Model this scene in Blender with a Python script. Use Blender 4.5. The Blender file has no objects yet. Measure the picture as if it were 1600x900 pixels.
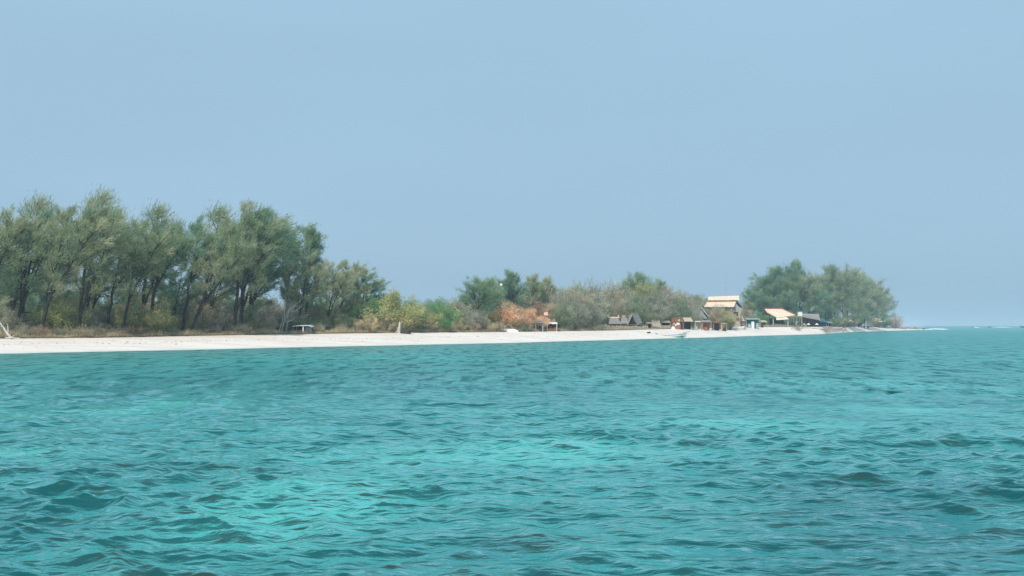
import bpy, math, random
import numpy as np

# ------------------------------------------------------------------ camera, world, sun
SC = bpy.context.scene
COL = SC.collection
F = 1716.0            # focal length in pixels of the 1600 px wide picture
HY = 508.5            # pixel row of the horizon
CAMZ = 3.0            # eye height above the sea (standing in a boat)

cam = bpy.data.objects.new('camera', bpy.data.cameras.new('camera'))
COL.objects.link(cam)
cam.location = (0, 0, CAMZ)
cam.rotation_euler = (math.radians(90) + math.atan((HY - 450) / F), 0, 0)
cam.data.sensor_width = 36
cam.data.lens = 36 * F / 1600
cam.data.clip_start = 0.2
cam.data.clip_end = 60000
SC.camera = cam

SUN_EL, SUN_AZ = math.radians(44), math.radians(203)   # azimuth clockwise from +Y: behind the camera, to the left
w = bpy.data.worlds.new("World")
SC.world = w
w.use_nodes = True
nt = w.node_tree
bg = nt.nodes['Background']
sky = nt.nodes.new('ShaderNodeTexSky')
sky.sky_type = 'NISHITA'
sky.sun_disc = False
sky.sun_elevation = SUN_EL
sky.sun_rotation = SUN_AZ
sky.dust_density = 3.0
mixw = nt.nodes.new('ShaderNodeMix'); mixw.data_type = 'RGBA'
mixw.inputs[0].default_value = 0.88
nt.links.new(sky.outputs[0], mixw.inputs[6])
tcw = nt.nodes.new('ShaderNodeTexCoord'); sxw = nt.nodes.new('ShaderNodeSeparateXYZ'); nt.links.new(tcw.outputs['Generated'], sxw.inputs[0])
mrw = nt.nodes.new('ShaderNodeMapRange'); mrw.inputs[1].default_value = 0.0; mrw.inputs[2].default_value = 0.28
nt.links.new(sxw.outputs[2], mrw.inputs[0])
mxh = nt.nodes.new('ShaderNodeMix'); mxh.data_type = 'RGBA'; nt.links.new(mrw.outputs[0], mxh.inputs[0])
mxh.inputs[6].default_value = (3.45, 5.35, 7.15, 1)      # milky blue of a hazy day, a little paler and warmer low down
mxh.inputs[7].default_value = (3.85, 6.00, 7.75, 1)
mpw = nt.nodes.new('ShaderNodeMapping'); mpw.inputs['Scale'].default_value = (1.2, 1.2, 5.5); nt.links.new(tcw.outputs['Generated'], mpw.inputs[0])
nzw = nt.nodes.new('ShaderNodeTexNoise'); nzw.inputs['Scale'].default_value = 1.6; nzw.inputs['Detail'].default_value = 4; nt.links.new(mpw.outputs[0], nzw.inputs['Vector'])
mvw = nt.nodes.new('ShaderNodeMapRange'); mvw.inputs[1].default_value = 0.3; mvw.inputs[2].default_value = 0.7; mvw.inputs[3].default_value = 0.965; mvw.inputs[4].default_value = 1.04
nt.links.new(nzw.outputs['Fac'], mvw.inputs[0])
vsc = nt.nodes.new('ShaderNodeVectorMath'); vsc.operation = 'SCALE'; nt.links.new(mxh.outputs[2], vsc.inputs[0]); nt.links.new(mvw.outputs[0], vsc.inputs['Scale'])
nt.links.new(vsc.outputs[0], mixw.inputs[7])
nt.links.new(mixw.outputs[2], bg.inputs[0])
bg.inputs[1].default_value = 0.1

sl = bpy.data.lights.new('sun', 'SUN')
sl.energy = 3.7
sl.angle = math.radians(0.6)
sl.color = (1.0, 0.95, 0.87)
so = bpy.data.objects.new('sun', sl)
COL.objects.link(so)
so.rotation_euler = (math.radians(90) - SUN_EL, 0, -SUN_AZ + math.pi)
SC.view_settings.view_transform = 'Standard'
SC.view_settings.look = 'None'
SC.view_settings.exposure = 0
SC.view_settings.gamma = 1
SC.render.engine = 'CYCLES'
SC.cycles.max_bounces = 6
SC.cycles.diffuse_bounces = 3
SC.cycles.volume_bounces = 1
SC.cycles.transparent_max_bounces = 8

# ------------------------------------------------------------------ helpers
def X(px, Y): return (px - 800.0) / F * Y
def Z(py, Y): return CAMZ + (HY - py) / F * Y

def nodes(name):
    m = bpy.data.materials.new(name); m.use_nodes = True
    t = m.node_tree; t.nodes.clear()
    out = t.nodes.new('ShaderNodeOutputMaterial')
    return m, t, out

def mix(t, fac, a, b):
    n = t.nodes.new('ShaderNodeMix'); n.data_type = 'RGBA'
    for i, v in ((0, fac), (6, a), (7, b)):
        if isinstance(v, (int, float)): n.inputs[i].default_value = v
        elif isinstance(v, tuple): n.inputs[i].default_value = v + (1,) if len(v) == 3 else v
        else: t.links.new(v, n.inputs[i])
    return n.outputs[2]

def mth(t, op, a, b=None, clamp=False):
    n = t.nodes.new('ShaderNodeMath'); n.operation = op; n.use_clamp = clamp
    for i, v in ((0, a), (1, b)):
        if v is None: continue
        if isinstance(v, (int, float)): n.inputs[i].default_value = v
        else: t.links.new(v, n.inputs[i])
    return n.outputs[0]

def rng(t, v, a, b, c=0.0, d=1.0):
    n = t.nodes.new('ShaderNodeMapRange'); n.interpolation_type = 'SMOOTHSTEP'
    t.links.new(v, n.inputs[0])
    n.inputs[1].default_value = a; n.inputs[2].default_value = b
    n.inputs[3].default_value = c; n.inputs[4].default_value = d
    return n.outputs[0]

def noise(t, scale, detail=4, rough=0.55, vec=None, stretch=None, kind='Object'):
    n = t.nodes.new('ShaderNodeTexNoise')
    n.inputs['Scale'].default_value = scale
    n.inputs['Detail'].default_value = detail
    n.inputs['Roughness'].default_value = rough
    if vec is None:
        vec = t.nodes.new('ShaderNodeTexCoord').outputs[kind]
    if stretch:
        m = t.nodes.new('ShaderNodeMapping'); m.inputs['Scale'].default_value = stretch[:3]
        if len(stretch) > 3: m.inputs['Rotation'].default_value = (0, 0, stretch[3])
        t.links.new(vec, m.inputs[0]); vec = m.outputs[0]
    t.links.new(vec, n.inputs['Vector'])
    return n.outputs['Fac']

def attr(t, name):
    n = t.nodes.new('ShaderNodeAttribute'); n.attribute_name = name
    return n.outputs['Fac']

def solid(name, c1, c2, scale=1.5, rough=0.85, stretch=None, bump=0.3):
    m, t, out = nodes(name)
    b = t.nodes.new('ShaderNodeBsdfPrincipled')
    n1 = noise(t, scale, 5, 0.65, stretch=stretch)
    t.links.new(mix(t, rng(t, n1, 0.3, 0.7), c1, c2), b.inputs['Base Color'])
    b.inputs['Roughness'].default_value = rough
    b.inputs['Specular IOR Level'].default_value = 0.2
    if bump:
        bn = t.nodes.new('ShaderNodeBump'); bn.inputs['Strength'].default_value = bump
        bn.inputs['Distance'].default_value = 0.05
        t.links.new(n1, bn.inputs['Height']); t.links.new(bn.outputs[0], b.inputs['Normal'])
    t.links.new(b.outputs[0], out.inputs[0])
    return m

def leafy(name, dark, mid, light, trans=0.9):
    """Foliage: tint attribute = the age of each sprig, plus one shift per tree."""
    m, t, out = nodes(name)
    tint = attr(t, 'tint')
    oi = t.nodes.new('ShaderNodeObjectInfo')
    v = mth(t, 'ADD', tint, mth(t, 'MULTIPLY', mth(t, 'SUBTRACT', oi.outputs['Random'], 0.5), 0.30), True)
    n1 = noise(t, 0.35, 3)
    v = mth(t, 'ADD', v, mth(t, 'MULTIPLY', mth(t, 'SUBTRACT', n1, 0.5), 0.9), True)
    c = mix(t, rng(t, v, 0.0, 0.5), dark, mid)
    c = mix(t, rng(t, v, 0.5, 1.0), c, light)
    d = t.nodes.new('ShaderNodeBsdfDiffuse'); tr = t.nodes.new('ShaderNodeBsdfTranslucent')
    t.links.new(c, d.inputs[0]); t.links.new(c, tr.inputs[0])
    t.links.new(mix(t, trans, (0, 0, 0), c), tr.inputs[0])
    ms = t.nodes.new('ShaderNodeAddShader')
    t.links.new(d.outputs[0], ms.inputs[0]); t.links.new(tr.outputs[0], ms.inputs[1])
    t.links.new(ms.outputs[0], out.inputs[0])
    return m

def tag(o, label=None, cat=None, group=None, kind=None):
    if label: o['label'] = label
    if cat: o['category'] = cat
    if group: o['group'] = group
    if kind: o['kind'] = kind
    return o

def link(name, me, mat, parent=None):
    if mat is not None and not me.materials: me.materials.append(mat)
    o = bpy.data.objects.new(name, me); COL.objects.link(o)
    if parent is not None: o.parent = parent
    return o

def big_mesh(name, V, Fa, smooth=False, **attrs):
    """numpy verts (n,3), faces (m,k)"""
    me = bpy.data.meshes.new(name)
    V = np.ascontiguousarray(V, dtype=np.float32); Fa = np.ascontiguousarray(Fa, dtype=np.int32)
    m, k = Fa.shape
    me.vertices.add(len(V)); me.vertices.foreach_set('co', V.ravel())
    me.loops.add(m * k); me.loops.foreach_set('vertex_index', Fa.ravel())
    me.polygons.add(m)
    me.polygons.foreach_set('loop_start', np.arange(m, dtype=np.int32) * k)
    me.polygons.foreach_set('loop_total', np.full(m, k, dtype=np.int32))
    if smooth: me.polygons.foreach_set('use_smooth', np.ones(m, dtype=bool))
    me.update(calc_edges=True)
    for an, av in attrs.items():
        a = me.attributes.new(an, 'FLOAT', 'POINT')
        a.data.foreach_set('value', np.ascontiguousarray(av, dtype=np.float32))
    return me

def thing(name, label, cat, loc, group=None):
    o = bpy.data.objects.new(name, None); COL.objects.link(o)
    o.location = loc; o.empty_display_size = 0.5
    return tag(o, label, cat, group)

def root_of(o):
    while o.parent is not None: o = o.parent
    return o

class MB:
    def __init__(self): self.v = []; self.f = []
    def add(self, vs, fs):
        n = len(self.v); self.v += [tuple(p) for p in vs]; self.f += [tuple(i + n for i in q) for q in fs]; return self
    def box(self, x0, x1, y0, y1, z0, z1):
        return self.hexa([(x0,y0,z0),(x1,y0,z0),(x1,y1,z0),(x0,y1,z0),(x0,y0,z1),(x1,y0,z1),(x1,y1,z1),(x0,y1,z1)])
    def hexa(self, p):
        return self.add(p, [(3,2,1,0),(4,5,6,7),(0,1,5,4),(1,2,6,5),(2,3,7,6),(3,0,4,7)])
    def beam(self, p, q, r, r2=None, n=6):
        p = np.array(p, float); q = np.array(q, float); d = q - p; d /= np.linalg.norm(d) + 1e-9
        a = np.cross(d, (0, 0, 1.0) if abs(d[2]) < .9 else (1.0, 0, 0)); a /= np.linalg.norm(a); b = np.cross(d, a)
        r2 = r if r2 is None else r2
        vs = [c + rr * (math.cos(2*math.pi*i/n) * a + math.sin(2*math.pi*i/n) * b) for c, rr in ((p, r), (q, r2)) for i in range(n)]
        fs = [(i, (i+1) % n, n + (i+1) % n, n + i) for i in range(n)] + [tuple(range(n))[::-1], tuple(range(n, 2*n))]
        return self.add(vs, fs)
    def slope(self, A, B, C, D, n=4, th=0.12, seg=10, jag=0.06, seed=1):
        """thatch: ridge A-B, eave D-C, laid in overlapping ragged courses"""
        R = random.Random(seed)
        A, B, C, D = [np.array(p, float) for p in (A, B, C, D)]
        nrm = np.cross(B - A, D - A); nrm /= np.linalg.norm(nrm) + 1e-9
        if nrm[2] < 0: nrm = -nrm
        for i in range(n):
            t0, t1 = i / n, (i + 1.25) / n
            up = [t0 + R.uniform(-.01, .01)] * (seg + 1)
            lo = [min(t1, 1.04) + R.uniform(-jag, jag) / n * 2 for _ in range(seg + 1)]
            for s in range(seg):
                u0, u1 = s / seg, (s + 1) / seg
                def P(u, t, h): return (A + (B - A) * u) * (1 - t) + (D + (C - D) * u) * t + nrm * h
                h0 = 0.015 + (0.0015 * (s % 2)); h1 = th + R.uniform(-.02, .02)
                l0, l1 = lo[s], lo[s + 1]
                self.hexa([P(u0, up[s], -.02), P(u1, up[s], -.02), P(u1, l1, 0.02), P(u0, l0, 0.02),
                           P(u0, up[s], h0), P(u1, up[s], h0), P(u1, l1, h1), P(u0, l0, h1)])
        return self
    def build(self, name, mat, parent=None, smooth=False):
        off = np.array(root_of(parent).location if parent is not None else (0, 0, 0))
        me = bpy.data.meshes.new(name)
        me.from_pydata([tuple(np.array(p) - off) for p in self.v], [], self.f)
        me.validate(); me.update()
        if smooth: me.polygons.foreach_set('use_smooth', np.ones(len(me.polygons), dtype=bool))
        return link(name, me, mat, parent)

# ------------------------------------------------------------------ shore curves (px column -> distance / height)
WP = [-1500, -600, 0, 300, 600, 800, 960, 1110, 1200, 1240, 1270, 1290, 1320, 1360, 1400, 1425, 1445]
WY = [62, 90, 118, 137, 166, 191, 229, 278, 332, 352, 374, 390, 470, 560, 640, 710, 800]
TP = [-1500, -600, 0, 150, 280, 620, 800, 960, 1100, 1200, 1240, 1290, 1320, 1350, 1400, 1425, 1445]
TY = [80, 118, 150, 158, 168, 200, 228, 262, 315, 375, 385, 404, 490, 600, 680, 750, 830]
TZ = [1.2, 1.2, 1.2, 1.2, 1.35, 1.66, 1.66, 1.82, 2.2, 2.5, 2.45, 2.35, 2.3, 2.3, 1.2, .6, .3]
_pg = np.arange(-1500, 1500, 2.0); _k = np.exp(-(np.arange(-16, 17) * 2.0 / 11) ** 2); _k /= _k.sum()
def _sm(a, b): return np.convolve(np.pad(np.interp(_pg, a, b), 16, mode='edge'), _k, mode='valid')
_yw, _yt, _zt = _sm(WP, WY), _sm(TP, TY), _sm(TP, TZ)
def Yw(px): return np.interp(px, _pg, _yw)
def Yt(px): return np.interp(px, _pg, _yt)
def Zt(px): return np.interp(px, _pg, _zt)
def ground(px, Y):
    yw, yt, zt = Yw(px), Yt(px), Zt(px)
    if Y <= yt: return zt * (Y - yw) / (yt - yw)
    return zt + 0.22 * min(1, (Y - yt) / 1.5) + 0.002 * (Y - yt)

# ------------------------------------------------------------------ sea
def make_sea():
    rs = np.random.RandomState(7)
    dys = np.concatenate([np.arange(470, 60, -0.95), np.arange(60, 1.6, -0.8), [1.2, .9, .6, .4, .25, .12]])
    r = 5148.0 / dys
    r = np.concatenate([[0.6, 2, 4, 6, 8, 9.5], r])
    ph_d = np.radians(np.arange(-30.5, 30.51, 61 / 1050))
    ph_c = np.radians(np.concatenate([np.arange(31.5, 60, 1.5), np.arange(60, 300, 6), np.arange(300, 329.4, 1.5)]))
    ph = np.concatenate([ph_d, ph_c]); nd = len(ph_d)
    dr = np.gradient(r)
    dphi = np.concatenate([np.full(nd, np.radians(61 / 1050)), np.full(len(ph_c), np.radians(3))])
    Rg, Pg = np.meshgrid(r, ph, indexing='ij')
    x = Rg * np.sin(Pg); y = Rg * np.cos(Pg)
    sp = np.maximum(dr[:, None] * 1.0, Rg * dphi[None, :])
    # distance to the water's edge, along the line of sight
    px = np.where(y > 1, 800 + F * x / np.maximum(y, 1), np.where(x > 0, 3000, -1500))
    sd = np.where((y > 1) & (px < 1445), np.interp(px, _pg, _yw) - y, 400.0)
    right = px >= 1445
    near = np.clip(sd / 26.0, 0.10, 1)
    # slow envelope so that the chop comes in patches
    env = np.ones_like(x)
    for i in range(10):
        l = rs.uniform(7, 34); a = rs.uniform(0, 2 * math.pi); k = 2 * math.pi / l
        env += 0.09 * np.sin(k * (math.cos(a) * x + math.sin(a) * y) + rs.uniform(0, 6.28))
    env = np.clip(env, 0.35, 1.7) * near
    dx = np.zeros_like(x); dy = np.zeros_like(x); z = np.zeros_like(x)
    N = 230
    for i in range(N):
        l = math.exp(rs.uniform(math.log(0.20), math.log(5.0)))
        k = 2 * math.pi / l
        spread = 0.55 if l > 1.5 else 0.95
        a = math.radians(-97) + rs.normal(0, spread)
        s = 0.0250 * (1.0 if l < 1.3 else (1.3 / l) ** 1.08) * (1.0 if l > .6 else .85) * (1.12 if 0.7 < l < 1.8 else 1)
        amp = s / k
        wgt = np.clip((l / sp - 0.9) / 1.3, 0, 1)
        phs = k * (math.cos(a) * x + math.sin(a) * y) + rs.uniform(0, 6.28)
        c = amp * wgt
        z += c * np.cos(phs); sn = c * np.sin(phs)
        dx -= sn * math.cos(a); dy -= sn * math.sin(a)
    z *= env
    q = 1.15 * env
    V = np.stack([x + dx * q, y + dy * q, z - 0.02], -1)
    # pale sand and dark reef under the water: one number per point
    sand = np.zeros_like(x)
    for i in range(26):
        l = math.exp(rs.uniform(math.log(5), math.log(60))); k = 2 * math.pi / l; a = rs.uniform(0, 6.28)
        sand += 0.040 * np.sin(k * (math.cos(a) * x + math.sin(a) * y) + rs.uniform(0, 6.28))
    sand += 0.45
    pxx = 800 + F * x / np.maximum(y, 1); 
    for (bx, by, sx, sy, am) in [(790, 712, 300, 40, .55), (920, 690, 170, 26, .35), (430, 812, 270, 44, .42), (1010, 860, 110, 40, .2), (1130, 662, 230, 10, .3),
                             (160, 640, 200, 14, .22), (1440, 640, 120, 10, .25), (350, 690, 60, 10, .12), (60, 790, 130, 26, .16), (700, 645, 90, 6, .2), (1380, 800, 200, 60, -.22), (110, 750, 200, 30, .14),
                             (520, 655, 160, 12, -.18), (1000, 620, 200, 9, -.12), (1280, 730, 260, 24, -.16), (330, 760, 60, 16, -.12), (870, 800, 160, 18, -.1), (560, 760, 90, 14, .14), (640, 880, 130, 30, .05), (1120, 895, 120, 20, .16)]:
        Yb = 5148 / (by - HY); Xb = X(bx, Yb); wx = sx / F * Yb; wy = (5148 / (by - sy - HY) - 5148 / (by + sy - HY)) / 2
        d2 = ((x - Xb) / wx) ** 2 + ((y - Yb) / wy) ** 2
        sand += am * np.exp(-d2 * 1.2)
    sand = 0.40 + (np.clip(sand, 0, 1) - 0.40) * np.interp(Rg, [25, 60, 130], [1, .75, .40]) + np.interp(Rg, [45, 110], [0, .10])  # far water also made paler, offsetting the dark chop painted there
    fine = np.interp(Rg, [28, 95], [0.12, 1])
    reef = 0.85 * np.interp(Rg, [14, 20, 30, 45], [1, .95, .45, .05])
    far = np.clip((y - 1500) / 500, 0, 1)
    shore = np.clip(1 - sd / 60.0, 0, 1) * (~right)
    nr, npn = x.shape
    idx = np.arange(nr * npn).reshape(nr, npn)
    nx = np.roll(idx, -1, axis=1)
    Fa = np.stack([idx[:-1], idx[1:], nx[1:], nx[:-1]], -1).reshape(-1, 4)
    # order: counter-clockwise seen from above
    Fa = Fa[:, ::-1] if True else Fa
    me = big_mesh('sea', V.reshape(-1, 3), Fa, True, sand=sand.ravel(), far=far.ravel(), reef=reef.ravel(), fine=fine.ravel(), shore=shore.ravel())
    if me.polygons[len(me.polygons) // 2].normal.z < 0: me.flip_normals()
    m, t, out = nodes('sea_water')
    up = t.nodes.new('ShaderNodeCombineXYZ'); up.inputs[2].default_value = 1
    s = attr(t, 'sand')
    n1 = noise(t, 0.55, 5, 0.62, stretch=(1, 1, 1))
    n2 = noise(t, 0.5, 4, 0.6)
    sv = mth(t, 'ADD', s, mth(t, 'MULTIPLY', mth(t, 'SUBTRACT', n1, .5), 0.55), True)
    body = mix(t, rng(t, sv, 0.0, 0.5), (0.014, 0.215, 0.222), (0.040, 0.350, 0.330))
    body = mix(t, rng(t, sv, 0.5, 1.0), body, (0.085, 0.56, 0.50))
    body = mix(t, mth(t, 'MULTIPLY', attr(t, 'shore'), 0.8), body, (0.090, 0.32, 0.275))
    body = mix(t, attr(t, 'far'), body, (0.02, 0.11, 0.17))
    froth = mth(t, 'MULTIPLY', rng(t, attr(t, 'shore'), 0.955, 0.99), rng(t, noise(t, 0.8, 3, .6), .35, .6))
    body = mix(t, mth(t, 'MULTIPLY', froth, 0.8), body, (0.62, 0.70, 0.68))
    # bump: ripples too fine for the mesh
    b1 = noise(t, 2.2, 5, 0.60, stretch=(0.75, 1.25, 1, 0.12))
    b2 = noise(t, 0.42, 4, 0.60, stretch=(0.6, 1.5, 1, -0.1))
    b3 = noise(t, 0.14, 5, 0.70, stretch=(0.8, 1.3, 1, 0.12))
    h = mth(t, 'ADD', mth(t, 'MULTIPLY', b1, 0.085), mth(t, 'MULTIPLY', b2, 0.30))
    fin = attr(t, 'fine')
    h = mth(t, 'ADD', h, mth(t, 'MULTIPLY', mth(t, 'MULTIPLY', b3, fin), 1.3))
    h = mth(t, 'ADD', h, mth(t, 'MULTIPLY', mth(t, 'MULTIPLY', b2, fin), 0.50))
    bn = t.nodes.new('ShaderNodeBump'); bn.inputs['Strength'].default_value = 1.0
    bn.inputs['Distance'].default_value = 1.0
    t.links.new(h, bn.inputs['Height'])
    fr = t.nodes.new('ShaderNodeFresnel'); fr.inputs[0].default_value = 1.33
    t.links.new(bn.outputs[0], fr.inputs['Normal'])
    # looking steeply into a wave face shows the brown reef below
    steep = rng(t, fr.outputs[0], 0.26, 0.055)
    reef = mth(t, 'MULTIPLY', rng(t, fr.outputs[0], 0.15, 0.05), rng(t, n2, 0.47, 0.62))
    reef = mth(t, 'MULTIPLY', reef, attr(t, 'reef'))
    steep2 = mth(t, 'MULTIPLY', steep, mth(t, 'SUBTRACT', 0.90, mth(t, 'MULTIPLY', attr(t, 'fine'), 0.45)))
    b4 = noise(t, 0.9, 4, 0.65, stretch=(1.0, 0.24, 1, 0.10))     # far chop too small for the mesh: dark wave faces painted into the colour
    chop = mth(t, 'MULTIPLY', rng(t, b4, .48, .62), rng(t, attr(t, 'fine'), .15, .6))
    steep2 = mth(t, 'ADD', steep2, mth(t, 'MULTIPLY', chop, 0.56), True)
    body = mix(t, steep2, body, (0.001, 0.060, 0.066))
    body = mix(t, reef, body, (0.034, 0.066, 0.052))
    df = t.nodes.new('ShaderNodeBsdfDiffuse'); t.links.new(body, df.inputs[0]); t.links.new(up.outputs[0], df.inputs['Normal'])
    gl = t.nodes.new('ShaderNodeBsdfGlossy'); t.links.new(mth(t, 'ADD', mth(t, 'MULTIPLY', attr(t, 'fine'), 0.10), 0.05), gl.inputs['Roughness'])
    gl.inputs[0].default_value = (0.95, 0.97, 1, 1)
    t.links.new(bn.outputs[0], gl.inputs['Normal'])
    ms = t.nodes.new('ShaderNodeMixShader')
    t.links.new(mth(t, 'MULTIPLY', mth(t, 'MULTIPLY', fr.outputs[0], 0.95), mth(t, 'SUBTRACT', 1.0, mth(t, 'MULTIPLY', chop, 0.45))), ms.inputs[0])
    t.links.new(df.outputs[0], ms.inputs[1]); t.links.new(gl.outputs[0], ms.inputs[2])
    t.links.new(ms.outputs[0], out.inputs[0])
    o = link('sea', me, m)
    tag(o, kind='structure', label='turquoise lagoon water with short choppy waves')
make_sea()

# ------------------------------------------------------------------ island ground: beach and interior
def make_island():
    pxs = np.concatenate([np.arange(-1500, -100, 60), np.arange(-100, 1446, 6)])
    rs = np.random.RandomState(3)
    rows = []
    fr = [-60, -8, -2, 0]
    inland = np.interp(pxs, [-1500, 1150, 1300, 1360, 1400, 1425, 1445], [420, 420, 260, 130, 70, 40, 12])
    yw, yt, zt = Yw(pxs), Yt(pxs), Zt(pxs)
    def row(Y, z, veg):
        rows.append(np.stack([X(pxs, Y), Y, z, veg + 0 * Y], -1))
    row(yw - 60, -2.4 + 0 * yw, 0); row(yw - 10, -0.5 + 0 * yw, 0); row(yw - 2.5, -0.15 + 0 * yw, 0)
    n = 14
    for i in range(n + 1):
        t = i / n
        wob = (np.sin(pxs * .05 + i) * .03 + rs.normal(0, .018, len(pxs))) * np.interp(pxs, [1150, 1250], [1, .2])
        berm = np.interp(pxs, [1200, 1260], [.10, 0]) * math.exp(-((t - .45) / .12) ** 2)
        row(yw + (yt - yw) * t, zt * (t ** 0.9) + wob * (t > 0.05) * (t < 1) + berm * zt / 1.5, 0.0 if t < .97 else .6)
    row(yt + .5, zt + .2 + rs.normal(0, .05, len(pxs)), 1.0)
    for k in (2, 8, 20, 45, 80, 140):
        if k == 2: row(yt + 2, zt + .24 + rs.normal(0, .05, len(pxs)), 1.0)
        else: row(yt + inland * k / 150, zt + .24 + 0.002 * inland * k / 150, 1.0)
    row(yt + inland, zt * 0 + .4, 1.0); row(yt + inland + 25, zt * 0 - 2.4, .0)
    A = np.stack(rows, 0)
    nr, nc = A.shape[:2]
    idx = np.arange(nr * nc).reshape(nr, nc)
    Fa = np.stack([idx[:-1, :-1], idx[:-1, 1:], idx[1:, 1:], idx[1:, :-1]], -1).reshape(-1, 4)
    V = A[..., :3].reshape(-1, 3)
    me = big_mesh('beach', V, Fa, True, veg=A[..., 3].ravel())
    m, t, out = nodes('coral_sand')
    b = t.nodes.new('ShaderNodeBsdfPrincipled')
    n1 = noise(t, 0.25, 6, 0.6, stretch=(0.35, 1.0, 1)); n2 = noise(t, 3.0, 4, 0.7)
    sand = mix(t, rng(t, n1, .35, .7), (0.82, 0.735, 0.665), (0.72, 0.61, 0.54))
    sand = mix(t, mth(t, 'MULTIPLY', rng(t, n2, .60, .72), .35), sand, (0.42, 0.34, 0.28))
    geo = t.nodes.new('ShaderNodeNewGeometry'); sx = t.nodes.new('ShaderNodeSeparateXYZ'); t.links.new(geo.outputs['Position'], sx.inputs[0])
    wet = rng(t, sx.outputs[2], 0.14, 0.02)
    sand = mix(t, mth(t, 'MULTIPLY', wet, 0.6), sand, (0.55, 0.60, 0.55))
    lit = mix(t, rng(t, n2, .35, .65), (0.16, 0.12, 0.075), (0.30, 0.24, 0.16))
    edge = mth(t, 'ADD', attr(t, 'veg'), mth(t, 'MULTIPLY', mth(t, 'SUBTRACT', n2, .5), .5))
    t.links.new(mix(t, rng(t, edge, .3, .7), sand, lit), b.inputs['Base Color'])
    b.inputs['Roughness'].default_value = 0.95; b.inputs['Specular IOR Level'].default_value = 0.1
    t.links.new(b.outputs[0], out.inputs[0])
    o = link('beach', me, m)
    tag(o, kind='structure', label='white coral sand beach with the dry island floor behind it')
make_island()

# ------------------------------------------------------------------ materials
M = {}
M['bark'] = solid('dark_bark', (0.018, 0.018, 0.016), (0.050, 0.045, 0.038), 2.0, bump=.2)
M['grey_bark'] = solid('grey_bark', (0.16, 0.15, 0.13), (0.28, 0.26, 0.23), 2.0, bump=.2)
M['twig_bark'] = solid('pale_twig_bark', (0.26, 0.25, 0.22), (0.42, 0.40, 0.36), 2.0, bump=.2)
M['pale_wood'] = solid('bleached_wood', (0.42, 0.39, 0.35), (0.62, 0.59, 0.54), 2.0)
M['cas'] = leafy('casuarina_needles', (0.096, 0.138, 0.090), (0.187, 0.223, 0.126), (0.314, 0.300, 0.209))
M['cas_cool'] = leafy('casuarina_needles_cool', (0.059, 0.123, 0.088), (0.129, 0.199, 0.123), (0.234, 0.275, 0.158))
M['thicket'] = leafy('dry_thicket_leaves', (0.135, 0.145, 0.108), (0.240, 0.235, 0.175), (0.385, 0.345, 0.27))

M['yellow'] = leafy('yellow_green_leaves', (0.16, 0.18, 0.08), (0.27, 0.275, 0.12), (0.37, 0.33, 0.17))
M['green'] = leafy('green_leaves', (0.050, 0.137, 0.065), (0.108, 0.216, 0.094), (0.216, 0.288, 0.122))
M['orange'] = leafy('orange_dry_leaves', (0.27, 0.20, 0.12), (0.47, 0.30, 0.19), (0.64, 0.45, 0.29))
M['scrub'] = leafy('brown_scrub', (0.172, 0.157, 0.105), (0.299, 0.261, 0.172), (0.494, 0.403, 0.269))
M['red_scrub'] = leafy('reddish_scrub', (0.20, 0.13, 0.085), (0.30, 0.19, 0.13), (0.38, 0.27, 0.19))
M['thatch_new'] = solid('straw_thatch', (0.70, 0.52, 0.38), (0.86, 0.73, 0.60), 1.6, stretch=(3, 3, .6))
M['thatch_mid'] = solid('dulled_straw_thatch', (0.42, 0.33, 0.24), (0.66, 0.54, 0.41), 1.6, stretch=(3, 3, .6))
M['thatch_old'] = solid('weathered_thatch', (0.20, 0.19, 0.17), (0.38, 0.36, 0.32), 1.6, stretch=(3, 3, .6))
M['wood_red'] = solid('red_brown_boards', (0.22, 0.085, 0.055), (0.36, 0.17, 0.12), 2)
M['wood_dark'] = solid('dark_timber', (0.035, 0.03, 0.027), (0.08, 0.07, 0.06), 2)
M['wood_tan'] = solid('tan_timber', (0.38, 0.28, 0.18), (0.55, 0.43, 0.30), 2)
M['bamboo'] = solid('bamboo_wall', (0.30, 0.26, 0.20), (0.46, 0.40, 0.32), 2, stretch=(4, 4, .5))
M['white'] = solid('white_paint', (0.66, 0.66, 0.64), (0.80, 0.80, 0.78), 1.2, 0.5, bump=.05)
M['hull'] = solid('worn_white_hull', (0.50, 0.56, 0.56), (0.66, 0.71, 0.70), 1.0, 0.5, bump=.05)
M['tarp_blue'] = solid('blue_tarpaulin', (0.03, 0.09, 0.15), (0.06, 0.15, 0.22), 1.2)
M['tarp_grey'] = solid('grey_blue_tarpaulin', (0.22, 0.28, 0.30), (0.36, 0.42, 0.44), 1.2)
M['teal'] = solid('teal_paint', (0.01, 0.13, 0.12), (0.02, 0.20, 0.18), 1, .5, bump=0)
M['black'] = solid('black_paint_and_shade', (0.015, 0.016, 0.018), (0.03, 0.03, 0.035), 2)  # plain black paint; on back walls it puts interior shade into the colour
M['stone'] = solid('rubble_stone', (0.30, 0.24, 0.20), (0.52, 0.44, 0.39), 1.8)
M['rust'] = solid('rusty_sheet', (0.20, 0.08, 0.04), (0.34, 0.16, 0.09), 1.8)
M['foam'] = solid('sea_foam', (0.75, 0.80, 0.82), (0.85, 0.88, 0.88), 1.5, bump=.4)
M['rock'] = solid('reef_rock', (0.05, 0.05, 0.05), (0.12, 0.11, 0.10), 1)
M['pink'] = solid('pink_cloth', (0.62, 0.36, 0.32), (0.72, 0.46, 0.40), 1.5)

# ------------------------------------------------------------------ plants
def unit(v): return v / (np.linalg.norm(v, axis=-1, keepdims=True) + 1e-9)

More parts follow.
